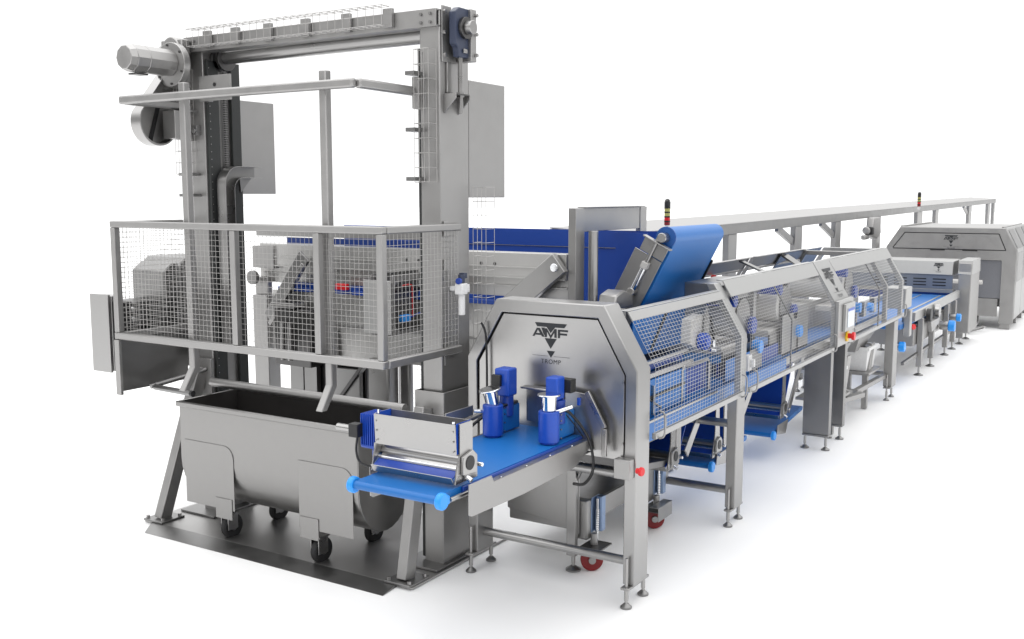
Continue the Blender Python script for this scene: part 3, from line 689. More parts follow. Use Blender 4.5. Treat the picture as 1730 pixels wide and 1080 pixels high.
# belt side guides: blue upright pots with motors
def pot(x, y, label, face):
    o = empty('side_roller', (x, y, 1.0), label, 'roller unit', 'blue upright side rollers on the infeed belt')
    r = .06
    obj('roller_drum', C((x, y, 1.012), (x, y, 1.19), r, 32).cyl((x, y, 1.002), (x, y, 1.012), r - .008, 32), RBLUE, o, bev=.004)
    tilt = V((-.18, .12, 1)) if face > 0 else V((0, 0, 1))
    tilt.normalize(); b = V((x, y, 1.192)); t = b + tilt * .085
    cp = obj('funnel', C(b, t, .040, 26, .046), CHROME, o, bev=.001)
    obj('funnel_rim', C(t, t + tilt * .010, .066, 30), CHROME, cp, bev=.003)
    m = obj('motor', B(x + .10, x + .20, y - .045, y + .055, 1.22, 1.385) if face > 0 else B(x + .06, x + .15, y - .02, y + .06, 1.235, 1.37), RBLUE, o, bev=.010)
    mx = x + .15 if face > 0 else x + .105
    obj('motor_neck', C((mx, y, 1.10), (mx, y, 1.22 if face > 0 else 1.235), .042, 20).box(x + .03, mx, y - .02, y + .02, 1.12, 1.17), NAVY, m, bev=.002)
    if face > 0: obj('terminal_box', B(x + .075, x + .099, y - .0, y + .06, 1.28, 1.35), BLACK, m, bev=.004)
    else: obj('terminal_box', B(x + .15, x + .21, y - .06, y + .03, 1.27, 1.35), BLACK, m, bev=.004)
    gx0, gx1 = x + .07, x + .27
    obj('side_belt', B(gx0, gx1, y - .022, y + .022, 1.005, 1.16), BELT, o, bev=.012)
    obj('slide_rod', C((x - .05, y + face * .10, 1.15), (x + .03, y + face * .02, 1.14), .012, 14) if face > 0 else C((x + .02, y - .03, 1.18), (x + .12, y - .08, 1.20), .013, 14), CHROME, o, bev=0)
    obj('clamp', B(x + .02, x + .24, y - .028, y + .03, 1.161, 1.178) if face > 0 else B(x + .02, x + .10, y - .03, y + .03, 1.161, 1.178), DSTEEL, o, bev=.004)
    obj('mounting_screw', hexbolts(MB(), [(x + .045, y - .05, z) for z in (1.03, 1.08, 1.13, 1.165)], (0, -1, 0), .005, .008), BRIGHT, o, bev=0)
    return o
pot(4.86, 3.16, 'left blue upright roller with tilted steel funnel on the infeed belt', 1)
pot(4.88, 2.795, 'right blue upright roller with level round funnel beside the black hoses', -1)

# ================================================================== CHUNKER HOPPER
chk = empty('dough_hopper', (6.8, 4.9, 0), 'wide steel dough hopper lined in deep blue behind the lift', 'hopper')
obj('blue_back_wall', B(7.20, 7.215, 3.10, 6.33, 1.35, 2.125), DBELT, chk, bev=0)
obj('wall_seam', B(7.192, 7.198, 3.15, 6.33, 1.985, 1.990), BRIGHT, chk, bev=0)
obj('front_wall', B(6.30, 6.315, 3.45, 6.50, 1.66, 1.99).box(6.26, 6.30, 3.45, 6.45, 1.80, 1.985), HOPPER, chk, bev=.003)
obj('front_rib', B(6.245, 6.259, 3.45, 6.45, 1.875, 1.885).box(6.245, 6.259, 3.45, 6.45, 1.80, 1.81).box(6.28, 6.299, 3.45, 6.45, 1.735, 1.745), HOPPER, chk, bev=.001)
obj('top_rail', B(6.26, 6.30, 4.42, 6.50, 2.055, 2.12), STEEL, chk, bev=.004)
obj('blue_slot_panel', B(6.32, 6.33, 4.42, 6.2, 1.991, 2.045), DBELT, chk, bev=0) 
obj('end_bracket', B(6.24, 6.30, 6.28, 6.53, 1.78, 1.97).box(6.24, 6.30, 6.36, 6.50, 1.55, 1.70), STEEL, chk, bev=.003)
obj('lower_wall', B(6.24, 6.26, 3.30, 6.30, 1.08, 1.60), HOPPER, chk, bev=.003)
obj('lower_rib', B(6.22, 6.239, 3.30, 6.30, 1.33, 1.345), MSTEEL, chk, bev=.001)
obj('lower_cabinet', B(6.35, 6.6, 4.9, 6.2, 1.10, 1.60), MSTEEL, chk, bev=.003)
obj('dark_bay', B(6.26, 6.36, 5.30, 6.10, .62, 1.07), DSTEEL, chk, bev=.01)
bx = B(6.20, 6.25, 5.55, 5.62, .60, 1.30).box(6.20, 6.25, 5.78, 5.92, .60, 1.30).box(6.18, 6.22, 5.30, 5.55, .68, 1.0).box(6.20, 6.26, 5.93, 6.08, .60, 1.2)
obj('bay_post', bx, MSTEEL, chk, bev=.003)
obj('leg', B(6.20, 6.34, 6.33, 6.50, .02, 1.55), STEEL, chk, bev=.005)
obj('leg', B(6.20, 6.34, 5.02, 5.24, .02, 1.1).box(6.36, 6.42, 4.93, 5.04, .02, 1.2), STEELV, chk, bev=.02)
obj('leg', B(7.10, 7.25, 6.2, 6.35, .02, 1.5).box(7.10, 7.25, 3.5, 3.62, .02, 1.5), STEEL, chk, bev=.005)
obj('diagonal_brace', MB().bar((6.17, 6.275, 1.363), (6.17, 5.853, 1.905), .12, .03, (1, 0, 0)), MSTEEL, chk, bev=.003)
obj('diagonal_brace', MB().bar((6.13, 6.23, 1.32), (6.13, 5.83, 1.84), .035, .03, (1, 0, 0)), BRIGHT, chk, bev=.003)
obj('diagonal_brace', MB().bar((6.19, 5.62, .62), (6.19, 5.25, 1.05), .03, .06, (1, 0, 0)), DSTEEL, chk, bev=.003)
obj('pivot_wheel', C((6.16, 6.47, 1.70), (6.20, 6.47, 1.70), .06, 20), MSTEEL, chk, bev=.004)
mc = obj('motor_box', B(6.05, 6.20, 5.70, 6.10, 1.0, 1.47), DSTEEL, chk, bev=.006)
obj('motor_lid', B(6.03, 6.20, 5.86, 6.12, 1.48, 1.52), BRIGHT, mc, bev=.004)
obj('cylinder', C((6.02, 5.98, 1.05), (6.02, 5.98, 1.36), .02, 14).cyl((6.02, 5.90, 1.05), (6.02, 5.90, 1.36), .02, 14), STEEL, mc, bev=0)
obj('red_grip', B(6.18, 6.22, 5.42, 5.54, 1.64, 1.69), RED, chk, bev=.006)
for y0_, y1_ in ((4.70, 5.38), (5.85, 6.2), (3.30, 4.3)): obj('blue_trim', B(6.20, 6.239, y0_, y1_, 1.603, 1.635), DBELT, chk, bev=.002)
obj('pivot_arm', MB().bar((6.21, 3.98, 1.52), (6.21, 3.47, 1.93), .16, .06, (1, 0, 0)), STEELV, chk, bev=.004)
obj('pivot_pin', C((6.18, 3.50, 1.895), (6.165, 3.50, 1.895), .03, 20), CHROME, chk, bev=.003)
obj('round_marks', MB().cyl((6.259, 4.17, 1.90), (6.255, 4.17, 1.90), .012, 12).cyl((6.259, 4.05, 1.90), (6.255, 4.05, 1.90), .012, 12).cyl((6.259, 4.75, 1.90), (6.255, 4.75, 1.90), .012, 12).cyl((6.259, 4.87, 1.90), (6.255, 4.87, 1.90), .012, 12), DSTEEL, chk, bev=0)
gt = MB().box(6.25, 6.38, 3.37, 3.43, 1.3, 2.31).box(7.38, 7.50, 3.40, 3.44, 2.10, 2.31).box(6.381, 7.379, 3.405, 3.43, 2.14, 2.31)
gt.box(6.381, 7.379, 3.36, 3.43, 2.311, 2.318)
obj('gate_frame', gt, STEEL, chk, bev=.003)
obj('gate_column', C((6.40, 3.31, 1.3), (6.40, 3.31, 2.15), .035, 16), STEELV, chk, bev=.003)
obj('blue_chute_wall', B(6.9, 6.91, 3.12, 3.38, 1.3, 2.12), DBELT, chk, bev=0)
obj('gear_unit', MB().prism([(6.36, 1.60), (6.40, 1.70), (6.52, 1.73), (6.66, 1.69), (6.68, 1.60)], 'y', 3.12, 3.26), STEEL, chk, bev=.012)
obj('cover_strip', B(6.02, 6.2, 2.95, 3.40, 1.50, 1.64), MSTEEL, chk, bev=.01)

obj('blue_slot_panel', B(6.27, 6.275, 4.4, 6.2, 1.59, 1.67), DBELT, chk, bev=0)
# pneumatics cabinet with open side behind the cage corner
pc = empty('pneumatics_cabinet', (5.9, 4.4, 1.4), 'light steel cabinet with open side showing valves behind the cage corner', 'cabinet')
obj('front_face', B(5.665, 5.679, 4.555, 4.81, 1.40, 1.79), LPANEL, pc, bev=.003)
def rr(x0, x1, z0, z1, r):
    p = []
    for cx, cz, a0 in ((x1 - r, z1 - r, 0), (x0 + r, z1 - r, 90), (x0 + r, z0 + r, 180), (x1 - r, z0 + r, 270)):
        for k in range(5):
            a = math.radians(a0 + k * 22.5); p.append((cx + r * math.cos(a), cz + r * math.sin(a)))
    return p
obj('side_frame', MB().ring(rr(5.68, 6.27, 1.39, 1.83, .01), rr(5.70, 6.24, 1.42, 1.79, .07), 'y', 4.545, 4.555), STEEL, pc, bev=0)
obj('inner_back', B(5.68, 6.24, 4.74, 4.75, 1.39, 1.83), MSTEEL, pc, bev=0)
obj('inner_floor', B(5.68, 6.24, 4.556, 4.739, 1.39, 1.40), DSTEEL, pc, bev=0)
obj('valve_rail', B(5.72, 6.2, 4.68, 4.70, 1.68, 1.705), DSTEEL, pc, bev=.001)
obj('blue_valve', B(5.86, 5.96, 4.60, 4.64, 1.47, 1.52), SKY, pc, bev=.004)
obj('red_hose', MB().path([(5.86, 4.60, 1.74), (5.96, 4.60, 1.74), (5.98, 4.60, 1.70), (5.98, 4.60, 1.50)], .007, 8, 3), HOSEM, pc, bev=0)
obj('blue_hose', MB().path([(5.96, 4.60, 1.50), (6.08, 4.60, 1.52), (6.2, 4.60, 1.50)], .006, 8, 4), NAVY, pc, bev=0)

# mesh fence behind
fn = empty('mesh_fence', (8.0, 5.9, 0), 'fine wire mesh safety fence standing behind the lift', 'fence')
obj('post', B(7.98, 8.02, 6.28, 6.33, .02, 1.7), MSTEEL, fn)
obj('post', B(7.98, 8.02, 5.28, 5.32, .02, 1.7), MSTEEL, fn)
obj('frame_rail', B(7.985, 8.015, 5.32, 6.28, .14, .17).box(7.985, 8.015, 5.32, 6.28, 1.66, 1.69), MSTEEL, fn)
obj('mesh_panel', MB().grid((8.0, 5.32, .17), (0, .96, 0), (0, 0, 1.49), .035, .05, .002), WIRE, fn, bev=0)

# ================================================================== INCLINED CONVEYOR
inc = empty('inclined_conveyor', (7.2, 3.0, 1.2), 'steep bright blue belt conveyor rising above the mesh guards', 'conveyor')
xa, xb = 6.74, 7.70
top = V((0, 2.90, 2.10)); bot = V((0, 3.40, 1.13)); d = (top - bot).normalized(); nn = V((0, -d.z, d.y))
r = .075; pts = []
for i in range(13):
    a = PI * i / 12; q = top + nn * r * math.cos(a) + d * r * math.sin(a); pts.append((q.y, q.z))
for i in range(13):
    a = PI + PI * i / 12; q = bot + nn * r * math.cos(a) + d * r * math.sin(a); pts.append((q.y, q.z))
obj('belt', MB().prism(pts, 'x', xa, xb), BELT, inc, bev=.004)
obj('roller', C((xa - .012, top.y, top.z), (xa - .001, top.y, top.z), .078, 32), plain('roller_blue', (.01, .08, .30), .4), inc, bev=.002)
def plate(mb, s0, s1, w0, w1, x0, x1):
    q = [bot + d * s0 + nn * w0, bot + d * s1 + nn * w0, bot + d * s1 + nn * w1, bot + d * s0 + nn * w1]
    return mb.prism([(p.y, p.z) for p in q], 'x', x0, x1)
L = (top - bot).length
obj('side_plate', plate(MB(), 0, L - .17, -.17, .062, xa - .03, xa - .02), STEEL, inc, bev=.002)
obj('side_plate', plate(MB(), 0, L - .12, -.05, .055, xb + .01, xb + .02), MSTEEL, inc, bev=.002)
obj('belt_edge', plate(MB(), .02, L - .2, .055, .09, xb + .003, xb + .02), BLACK, inc, bev=.001)
rod0 = bot + d * (L - .46) - nn * .03; rod1 = bot + d * (L - .02) - nn * .03
t1 = obj('take_up', C((xa - .06, rod0.y, rod0.z), (xa - .06, rod1.y, rod1.z), .013, 12), BRIGHT, inc, bev=0)
q0 = bot + d * (L - .46) - nn * .03; q1 = bot + d * (L - .24) - nn * .03
obj('take_up_sleeve', C((xa - .06, q0.y, q0.z), (xa - .06, q1.y, q1.z), .022, 14), CHROME, t1, bev=.002)
obj('take_up_block', MB().bar((xa - .085, q1.y, q1.z), (xa - .03, q1.y, q1.z), .05, .05, d), CREAM, t1, bev=.004)
obj('take_up_stop', C((xa - .09, q0.y, q0.z), (xa - .03, q0.y, q0.z), .03, 16), BRIGHT, t1, bev=.004)
obj('bearing_bracket', plate(MB(), L - .16, L - .05, -.13, .07, xa - .045, xa - .035), STEEL, inc, bev=.002)
obj('bracket_lip', plate(MB(), L - .052, L - .042, -.13, .10, xa - .10, xa - .046), STEEL, inc, bev=.002)
obj('axle_bearing', C((xa - .09, top.y, top.z), (xa - .013, top.y, top.z), .035, 18), BRIGHT, inc, bev=.004)
obj('guide_bracket', MB().bar((7.3, 3.2, 1.25), (7.3, 3.25, 1.1), .9, .02, (0, 1, 0)), MSTEEL, inc, bev=.002)

# ================================================================== STACK LIGHTS
def stack(x, y, z, s, label):
    o = empty('stack_light', (x, y, z), label, 'signal light', 'stack lights above the line')
    obj('base', C((x, y, z), (x, y, z + .05 * s), .022 * s, 16), WHITE, o, bev=.001)
    zz = z + .05 * s; names = [('red_lens', DRED), ('red_lens', RED), ('yellow_lens', AMBER), ('green_lens', AMBER)]
    for k, (n_, m_) in enumerate(names):
        obj(n_, C((x, y, zz), (x, y, zz + .028 * s), .026 * s, 18), m_, o, bev=.001); zz += .028 * s
        obj('divider', C((x, y, zz), (x, y, zz + .012 * s), .0275 * s, 18), BLACK, o, bev=.001); zz += .012 * s
    obj('buzzer_cap', C((x, y, zz), (x, y, zz + .05 * s), .027 * s, 18).cyl((x, y, zz + .05 * s), (x - .01, y, zz + .065 * s), .025 * s, 18, .018 * s), BLACK, o, bev=.003)
stack(8.05, 3.46, 2.10, .95, 'nearer stack light of red and yellow lenses behind the inclined belt')
stack(22.6, 4.05, 2.10, 1.30, 'distant small stack light above the overhead conveyor')
obj_p = empty('signal_post', (8.05, 3.46, 0), 'thin steel post carrying the nearer stack light', 'post')
obj('pole', B(8.03, 8.07, 3.44, 3.48, .02, 2.099), MSTEEL, obj_p)
obj('base_plate', B(7.98, 8.12, 3.39, 3.53, .004, .019), MSTEEL, obj_p)

# ================================================================== OVERHEAD CONVEYOR
ov = empty('overhead_conveyor', (20, 4.7, 0), 'very long raised steel conveyor trough running into the distance', 'conveyor')
ya, yb = 4.30, 5.10
def zz(x): return 2.04 + .0088 * (x - 11.5)
def slab(xs, y0, y1, zl0, zh0, zl1, zh1):
    # strip along X whose section is (y0: zl0..zh0)-(y1: zl1..zh1), following the slight climb
    vs = []
    for x in xs: vs += [(x, y0, zz(x) + zl0), (x, y1, zz(x) + zl1), (x, y1, zz(x) + zh1), (x, y0, zz(x) + zh0)]
    return MB().add(vs, [(0, 1, 2, 3), (7, 6, 5, 4), (0, 4, 5, 1), (1, 5, 6, 2), (2, 6, 7, 3), (3, 7, 4, 0)])
xs_ = (8.9, 37.5)
obj('trough_cover', slab(xs_, ya, yb, .002, .012, .052, .062), STEEL, ov, bev=0)
obj('side_beam', slab(xs_, ya + .002, ya + .02, -.12, .001, -.12, .001), MSTEEL, ov, bev=.002)
obj('side_beam', slab(xs_, yb - .02, yb - .002, -.12, .048, -.12, .048), STEEL, ov, bev=.002)
obj('under_tray', slab(xs_, ya + .021, yb - .021, -.12, -.115, -.12, -.115), plain('tray_blue_grey', (.10, .14, .24), .5), ov, bev=0)
for x, w in ((11.95, .30), (14.75, .34), (17.0, .34), (20.0, .34), (24.0, .6), (26.3, .4), (31.7, .5), (35.8, .5), (37.2, .3)):
    lgx = obj('leg', B(x, x + w, ya + .02, ya + .10, .10, zz(x) - .121), STEEL, ov, bev=.006)
    obj('foot', C((x + w / 2, ya + .06, .001), (x + w / 2, ya + .06, .10), .04, 12), MSTEEL, lgx, bev=0)
for x in (14.75, 17.0, 31.7):
    obj('angle_brace', MB().bar((x, ya + .07, zz(x) - .34), (x - .75, ya + .07, zz(x) - .125), .05, .10), STEEL, ov, bev=.004)
obj('drive_unit', MB().prism([(19.0, 2.0), (19.5, 2.0), (19.6, 1.70), (19.3, 1.60), (18.9, 1.66)], 'y', 4.15, 4.28).cyl((18.6, 4.2, 1.78), (18.95, 4.2, 1.72), .07, 12).box(18.4, 18.7, 4.16, 4.24, 1.62, 1.70), STEEL, ov, bev=.02)
obj('drive_motor', B(18.65, 18.80, 4.10, 4.20, 1.70, 1.84), BLACK, ov, bev=.02)

# ================================================================== MACHINES INSIDE THE GUARDS
mb = empty('main_belt', (9, 2.98, .9), 'blue main belt conveyor running inside the mesh guards', 'conveyor')
obj('belt', beltloop(5.35, 12.7, 1.02, .03, 2.62, 3.34), BELT, mb, bev=0)
obj('side_skirt', B(5.40, 8.6, 2.56, 2.575, .86, 1.0), BELT, mb, bev=.003)
obj('side_rail', B(8.61, 12.7, 2.575, 2.59, .93, 1.0), STEEL, mb, bev=.003)
obj('lower_rail', B(5.5, 6.9, 2.545, 2.559, .985, 1.0), BRIGHT, mb, bev=.001)
obj('side_rail', B(5.40, 12.7, 3.36, 3.375, .93, 1.10), STEEL, mb, bev=.003)
obj('blue_screen', B(5.50, 6.42, 2.60, 2.605, 1.005, 1.235), BELT, mb, bev=0)
obj('blue_screen', B(6.43, 6.90, 2.64, 2.645, 1.005, 1.20), DBELT, mb, bev=0)
obj('steel_screen', B(7.75, 8.05, 2.60, 2.605, 1.005, 1.17), MSTEEL, mb, bev=0)
obj('blue_screen', B(7.2, 7.74, 2.60, 2.605, 1.005, 1.17), BELT, mb, bev=0)
obj('blue_screen', B(8.06, 8.6, 2.64, 2.645, 1.005, 1.13), DBELT, mb, bev=0)
obj('blue_curtain', B(6.32, 7.25, 2.955, 2.96, 1.28, 1.62), BELT, mb, bev=0)
obj('curtain_strip', MB().bar((6.95, 2.95, 1.60), (6.62, 2.95, 1.30), .03, .004, (0, 1, 0)), BLACK, mb, bev=0)
obj('screen_seam', MB().bar((5.62, 2.595, 1.20), (6.0, 2.595, 1.03), .012, .006, (0, 1, 0)), DSTEEL, mb, bev=0)
obj('screen_seam', MB().bar((5.60, 2.596, 1.12), (6.40, 2.596, 1.13), .004, .02), BLACK, mb, bev=0)
obj('upper_rail', B(5.45, 6.55, 2.60, 2.63, 1.245, 1.275), BRIGHT, mb, bev=.003)
obj('upper_rail', B(5.45, 6.5, 2.62, 2.65, 1.33, 1.35), BRIGHT, mb, bev=.003)
obj('rail_infill', B(5.45, 6.5, 2.66, 2.665, 1.276, 1.329), DBELT, mb, bev=0)
obj('steel_hoop', MB().path([(6.35, 2.60, 1.01), (6.35, 2.60, 1.22), (6.38, 2.60, 1.245), (6.82, 2.60, 1.235), (6.85, 2.60, 1.21), (6.85, 2.60, 1.01)], .012, 10, 1), BRIGHT, mb, bev=0)
obj('rail_stay', MB().bar((5.85, 2.59, 1.20), (5.85, 2.59, 1.01), .02, .012), BRIGHT, mb, bev=.002)
obj('bay_panel', B(8.65, 9.44, 2.62, 2.63, 1.0, 1.36), STEEL, mb, bev=.002)
obj('bay_panel', B(10.05, 12.6, 2.9, 2.91, 1.02, 1.30), STEEL, mb, bev=.002)
for x in (10.45, 10.95, 11.6, 12.1): obj('instrument', B(x, x + .10, 2.60, 2.66, 1.05, 1.22), BRIGHT, mb, bev=.006)
for x in (10.7, 11.85): obj('blue_cap', C((x, 2.56, 1.14), (x, 2.62, 1.14), .05, 18), SKY, mb, bev=.005)

def head(x, yc, label, kind):
    hw = .34 if kind else .13
    o = empty('roller_head', (x, yc, 1.1), label, 'roller head', 'roller heads inside the mesh guards')
    y0, y1 = yc - hw, yc + hw
    if kind == 0:
        obj('housing', MB().prism([(6.64, 1.36), (6.66, 1.535), (6.86, 1.55), (6.95, 1.46), (6.95, 1.32), (6.80, 1.30)], 'y', 2.66, 2.74), CREAM, o, bev=.008)
        obj('end_disc', C((6.80, 2.60, 1.365), (6.80, 2.655, 1.365), .062, 24).cyl((6.80, 2.585, 1.365), (6.80, 2.60, 1.365), .045, 24), RBLUE, o, bev=.004)
        obj('side_cheek', MB().prism([(6.84, 1.28), (6.86, 1.54), (6.92, 1.60), (6.96, 1.50), (6.96, 1.28)], 'y', 2.645, 2.655), MSTEEL, o, bev=.002)
        obj('cylinder', C((6.86, 2.60, 1.30), (6.965, 2.60, 1.28), .014, 12), CHROME, o, bev=0)
        obj('cylinder', C((6.93, 2.60, 1.31), (6.93, 2.60, 1.36), .016, 12), CHROME, o, bev=.002)
        obj('black_strut', MB().bar((6.86, 2.60, 1.54), (6.95, 2.60, 1.33), .014, .014, (0, 1, 0)), BLACK, o, bev=0)
    else:
        obj('housing', C((x, y0 + .03, 1.44), (x, y1, 1.44), .14, 28).box(x - .30, x + .30, y0 + .04, y1, 1.19, 1.25), CREAM, o, bev=.006)
        obj('side_cheek', C((x + .10, y0 + .015, 1.43), (x + .10, y0 + .028, 1.43), .165, 28).box(x - .35, x + .4, y0 + .013, y0 + .027, 1.10, 1.22), MSTEEL, o, bev=.002)
        obj('drive_motor', C((x - .20, y0 - .03, 1.60), (x - .20, y0 + .20, 1.60), .05, 20), NAVY, o, bev=.005)
        obj('drive_motor', C((x + .28, y0 - .02, 1.36), (x + .28, y0 + .2, 1.36), .07, 20), NAVY, o, bev=.005)
        obj('gear_cap', C((x + .35, y0 - .06, 1.18), (x + .35, y0 + .012, 1.18), .055, 20), SKY, o, bev=.006)
        obj('column', B(x + .32, x + .38, y0 - .02, y0 + .01, .95, 1.12), BRIGHT, o, bev=.003)
        obj('blue_guard', B(x - .35, x + .1, y0 + .05, y0 + .06, 1.03, 1.13), RBLUE, o, bev=.002)
    return o
head(6.74, 2.80, 'pale roller housing with blue disc in the first mesh bay', 0)
head(7.62, 2.98, 'large pale drum nearest the start of the second mesh bay', 1)
head(8.75, 2.98, 'large pale drum near the control post end of the second bay', 1)
head(11.0, 2.98, 'pale drum head in the third mesh bay', 1)
tb = obj('tube_rack', C((8.2, 2.80, 1.60), (9.3, 2.80, 1.60), .03, 14).cyl((8.2, 2.86, 1.52), (9.3, 2.86, 1.52), .03, 14).box(8.25, 8.32, 2.75, 3.2, 1.1, 1.64).box(9.2, 9.27, 2.75, 3.2, 1.1, 1.64), BRIGHT, bev=.004)
tag(tb, 'rack of two bright tubes high in the second mesh bay', 'rack')
sb = obj('sensor_box', B(7.22, 7.30, 2.43, 2.47, 1.10, 1.22).box(7.24, 7.28, 2.40, 2.43, 1.13, 1.19), WHITE, bev=.006)
tag(sb, 'small white switch box at start of second mesh bay', 'switch')
# machinery behind the guards seen through the open roof
bk = empty('rear_drive', (9.0, 3.8, 1.5), 'grey drive box with tubes seen above the guard tops beside the inclined belt', 'drive unit')
obj('drive_plate', MB().prism([(8.0, 3.35), (8.9, 3.35), (9.1, 3.6), (9.2, 3.9), (8.0, 3.9)], 'z', 1.52, 1.535), MSTEEL, bk, bev=.003)
obj('gearbox', B(8.75, 9.05, 3.55, 3.80, 1.54, 1.70).box(8.70, 9.10, 3.50, 3.85, 1.70, 1.72), MSTEEL, bk, bev=.01)
obj('shaft', C((9.05, 3.65, 1.66), (11.6, 3.40, 1.70), .014, 10).cyl((9.05, 3.60, 1.62), (11.6, 3.35, 1.66), .014, 10), STEEL, bk, bev=0)
obj('support', B(8.2, 8.28, 3.7, 3.78, .02, 1.519).box(9.0, 9.06, 3.7, 3.78, .02, 1.519), MSTEEL, bk, bev=.003)
estop('emergency_stop', (8.25, 3.45, 1.575), (-.3, -.4, 1), 'red button on the grey drive plate nearest the inclined belt', s=.9, collar=False)
estop('emergency_stop', (9.05, 3.42, 1.60), (-.3, -.4, 1), 'red button on the drive plate beside its gearbox', s=.9, collar=False)
obj_c = obj('cable_run', MB().path([(7.95, 3.42, 1.40), (8.0, 3.40, 1.50), (8.15, 3.42, 1.56)], .012, 8, 4), BLACK, bev=0)
tag(obj_c, 'short black cable near the inclined belt above the guards', 'cable')

# ================================================================== UNDER THE GUARDS
def trim_belt(x, z, length, label, rise):
    o = empty('trim_conveyor', (x, 2.98, z), label, 'conveyor', 'small blue trim conveyors under the guards')
    w0, w1 = 2.735, 3.30
    obj('belt', beltloop(x, x + length, z + rise, .02, w0, w1, z), BELT, o, bev=0)
    obj('end_cap', C((x + .005, w0 - .035, z - .022), (x + .005, w0 - .001, z - .022), .042, 14).box(x, x + .06, w0 - .03, w0 - .001, z - .05, z), SKY, o, bev=.008)
    obj('end_cap', C((x + .005, w1 + .001, z - .022), (x + .005, w1 + .035, z - .022), .042, 14), SKY, o, bev=.008)
    obj('side_plate', MB().prism([(x + .12, z + .05), (x + .10, z - .03), (x + .36, z - .07), (x + .44, z + .05)], 'y', w0 - .022, w0 - .014), BRIGHT, o, bev=.002)
    return o
trim_belt(7.26, .345, .85, 'short blue trim belt low beside the second enclosure leg', .05)
duster(7.40, 2.985, .36, .50, 'duster block at floor belt beside the second enclosure leg', hopper=False, motor=False)
duster(6.53, 2.985, .46, .50, 'duster block nearest behind the front leg and above the dolly', hopper=False, motor=False)
trim_belt(8.80, .275, .95, 'wider blue trim belt low in front of the grey stand plates', .08)
duster(9.08, 2.985, .35, .52, 'duster block beside the grey stand plate', hopper=False, motor=False)
def chute(x, z0, z1, label, lean):
    o = empty('side_chute', (x, 2.98, z0), label, 'chute', 'blue side chutes under the guards')
    obj('blue_apron', MB().bar((x, 2.99, z0), (x + lean * .6, 2.99, z1), .50, .012, (1, 0, 0)), DBELT, o, bev=.002)
    for y in (2.725, 3.255):
        obj('side_strap', MB().bar((x - .05, y, z0), (x - .05, y, z1), .012, .075, (1, 0, 0)).bar((x + .10, y, z0 - .02), (x + .10 + lean, y, z1), .012, .085, (1, 0, 0)), BRIGHT, o, bev=.003)
    return o
chute(6.66, .56, .93, 'blue apron chute between straps in front of the second leg', .42)
chute(7.62, .42, .93, 'blue apron chute between straps just beyond the second leg', .62)
chute(9.15, .42, .93, 'broad dark apron chute behind the grey stand plate', .5)
sr = obj('return_tray', MB().prism([(5.75, .62), (5.75, .66), (6.5, .55), (6.5, .50)], 'y', 2.75, 3.3).box(5.70, 6.45, 2.78, 3.28, .72, .92), MSTEEL, bev=.004)
tag(sr, 'grey metal tray under the belt behind the nearest leg', 'tray')

# dolly with red wheels
dol = empty('mobile_scrap_conveyor', (6.1, 3.0, 0), 'low grey wheeled scrap conveyor on red wheels beneath the line', 'conveyor')
obj('frame_beam', B(5.70, 7.0, 2.96, 2.985, .27, .40).box(5.70, 7.0, 3.55, 3.575, .27, .40), STEEL, dol, bev=.003)
obj('bed', B(5.68, 7.0, 2.99, 3.55, .36, .375), DSTEEL, dol, bev=.003)
for x in (5.58, 6.56):
    z = .31 if x < 6 else .34
    eb = obj('end_block', B(x - (.0 if x < 6 else .10), x + .07, 2.91, 3.06, .20, .46).box(x + .0, x + .06, 2.98, 3.5, .25, .40), STEEL, dol, bev=.012)
    sp_ = MB()
    for k in range(13): sp_.cyl((x + .09, 2.885, .24 + k * .012), (x + .09, 2.885, .246 + k * .012), .014, 14)
    sp_.cyl((x + .09, 2.885, .12), (x + .09, 2.885, .46), .008, 10)
    obj('spring', sp_, CHROME, eb, bev=0)
    obj('blue_channel', B(x + .105, x + .16, 2.86, 2.90, .24, .47).box(x + .05, x + .16, 2.905, 2.91, .24, .47), plain('pale_blue_metal', (.22, .30, .45), .3, .8), eb, bev=.003)
    obj('castor_plate', B(x - .10, x + .14, 2.80, 2.95, .155, .165), DSTEEL, dol, bev=.002)
    fkk = obj('castor_fork', B(x - .0, x + .04, 2.90, 2.91, .06, .154).cyl((x + .05, 2.885, .165), (x + .05, 2.885, .24), .022, 14), STEEL, dol, bev=.002)
    obj('wheel', C((x + .006, 2.875, .075), (x + .034, 2.895, .075), .073, 30), DRED, fkk, bev=.006)
    obj('hub', C((x - .004, 2.868, .075), (x + .044, 2.902, .075), .024, 14), STEEL, fkk, bev=.002)
obj('wheel_shield', B(6.44, 6.68, 2.79, 2.797, .10, .20).box(6.44, 6.68, 2.797, 2.86, .195, .20), BRIGHT, dol, bev=.002)
obj('cross_member', B(5.9, 6.0, 2.99, 3.55, .20, .26), MSTEEL, dol, bev=.003)

# discharge hoppers and bins below bay three
def collector(x, label):
    o = empty('discharge_hopper', (x, 2.9, .9), label, 'hopper', 'tapered discharge hoppers below the third bay')
    vs = [(x, 2.55, .90), (x + .9, 2.55, .90), (x + .9, 3.3, .90), (x, 3.3, .90), (x + .25, 2.66, .66), (x + .65, 2.66, .66), (x + .65, 3.1, .66), (x + .25, 3.1, .66)]
    obj('funnel_body', MB().add(vs, [(0, 1, 5, 4), (1, 2, 6, 5), (2, 3, 7, 6), (3, 0, 4, 7), (0, 3, 2, 1), (4, 5, 6, 7)]), STEEL, o, bev=.004)
    obj('arm', MB().prism([(x + .62, .72), (x + .78, .72), (x + .60, .35), (x + .50, .35)], 'y', 2.56, 2.58), STEEL, o, bev=.003)
    return o
collector(10.15, 'tapered steel hopper above the nearer white bin')
collector(11.25, 'tapered steel hopper above the farther white bin')
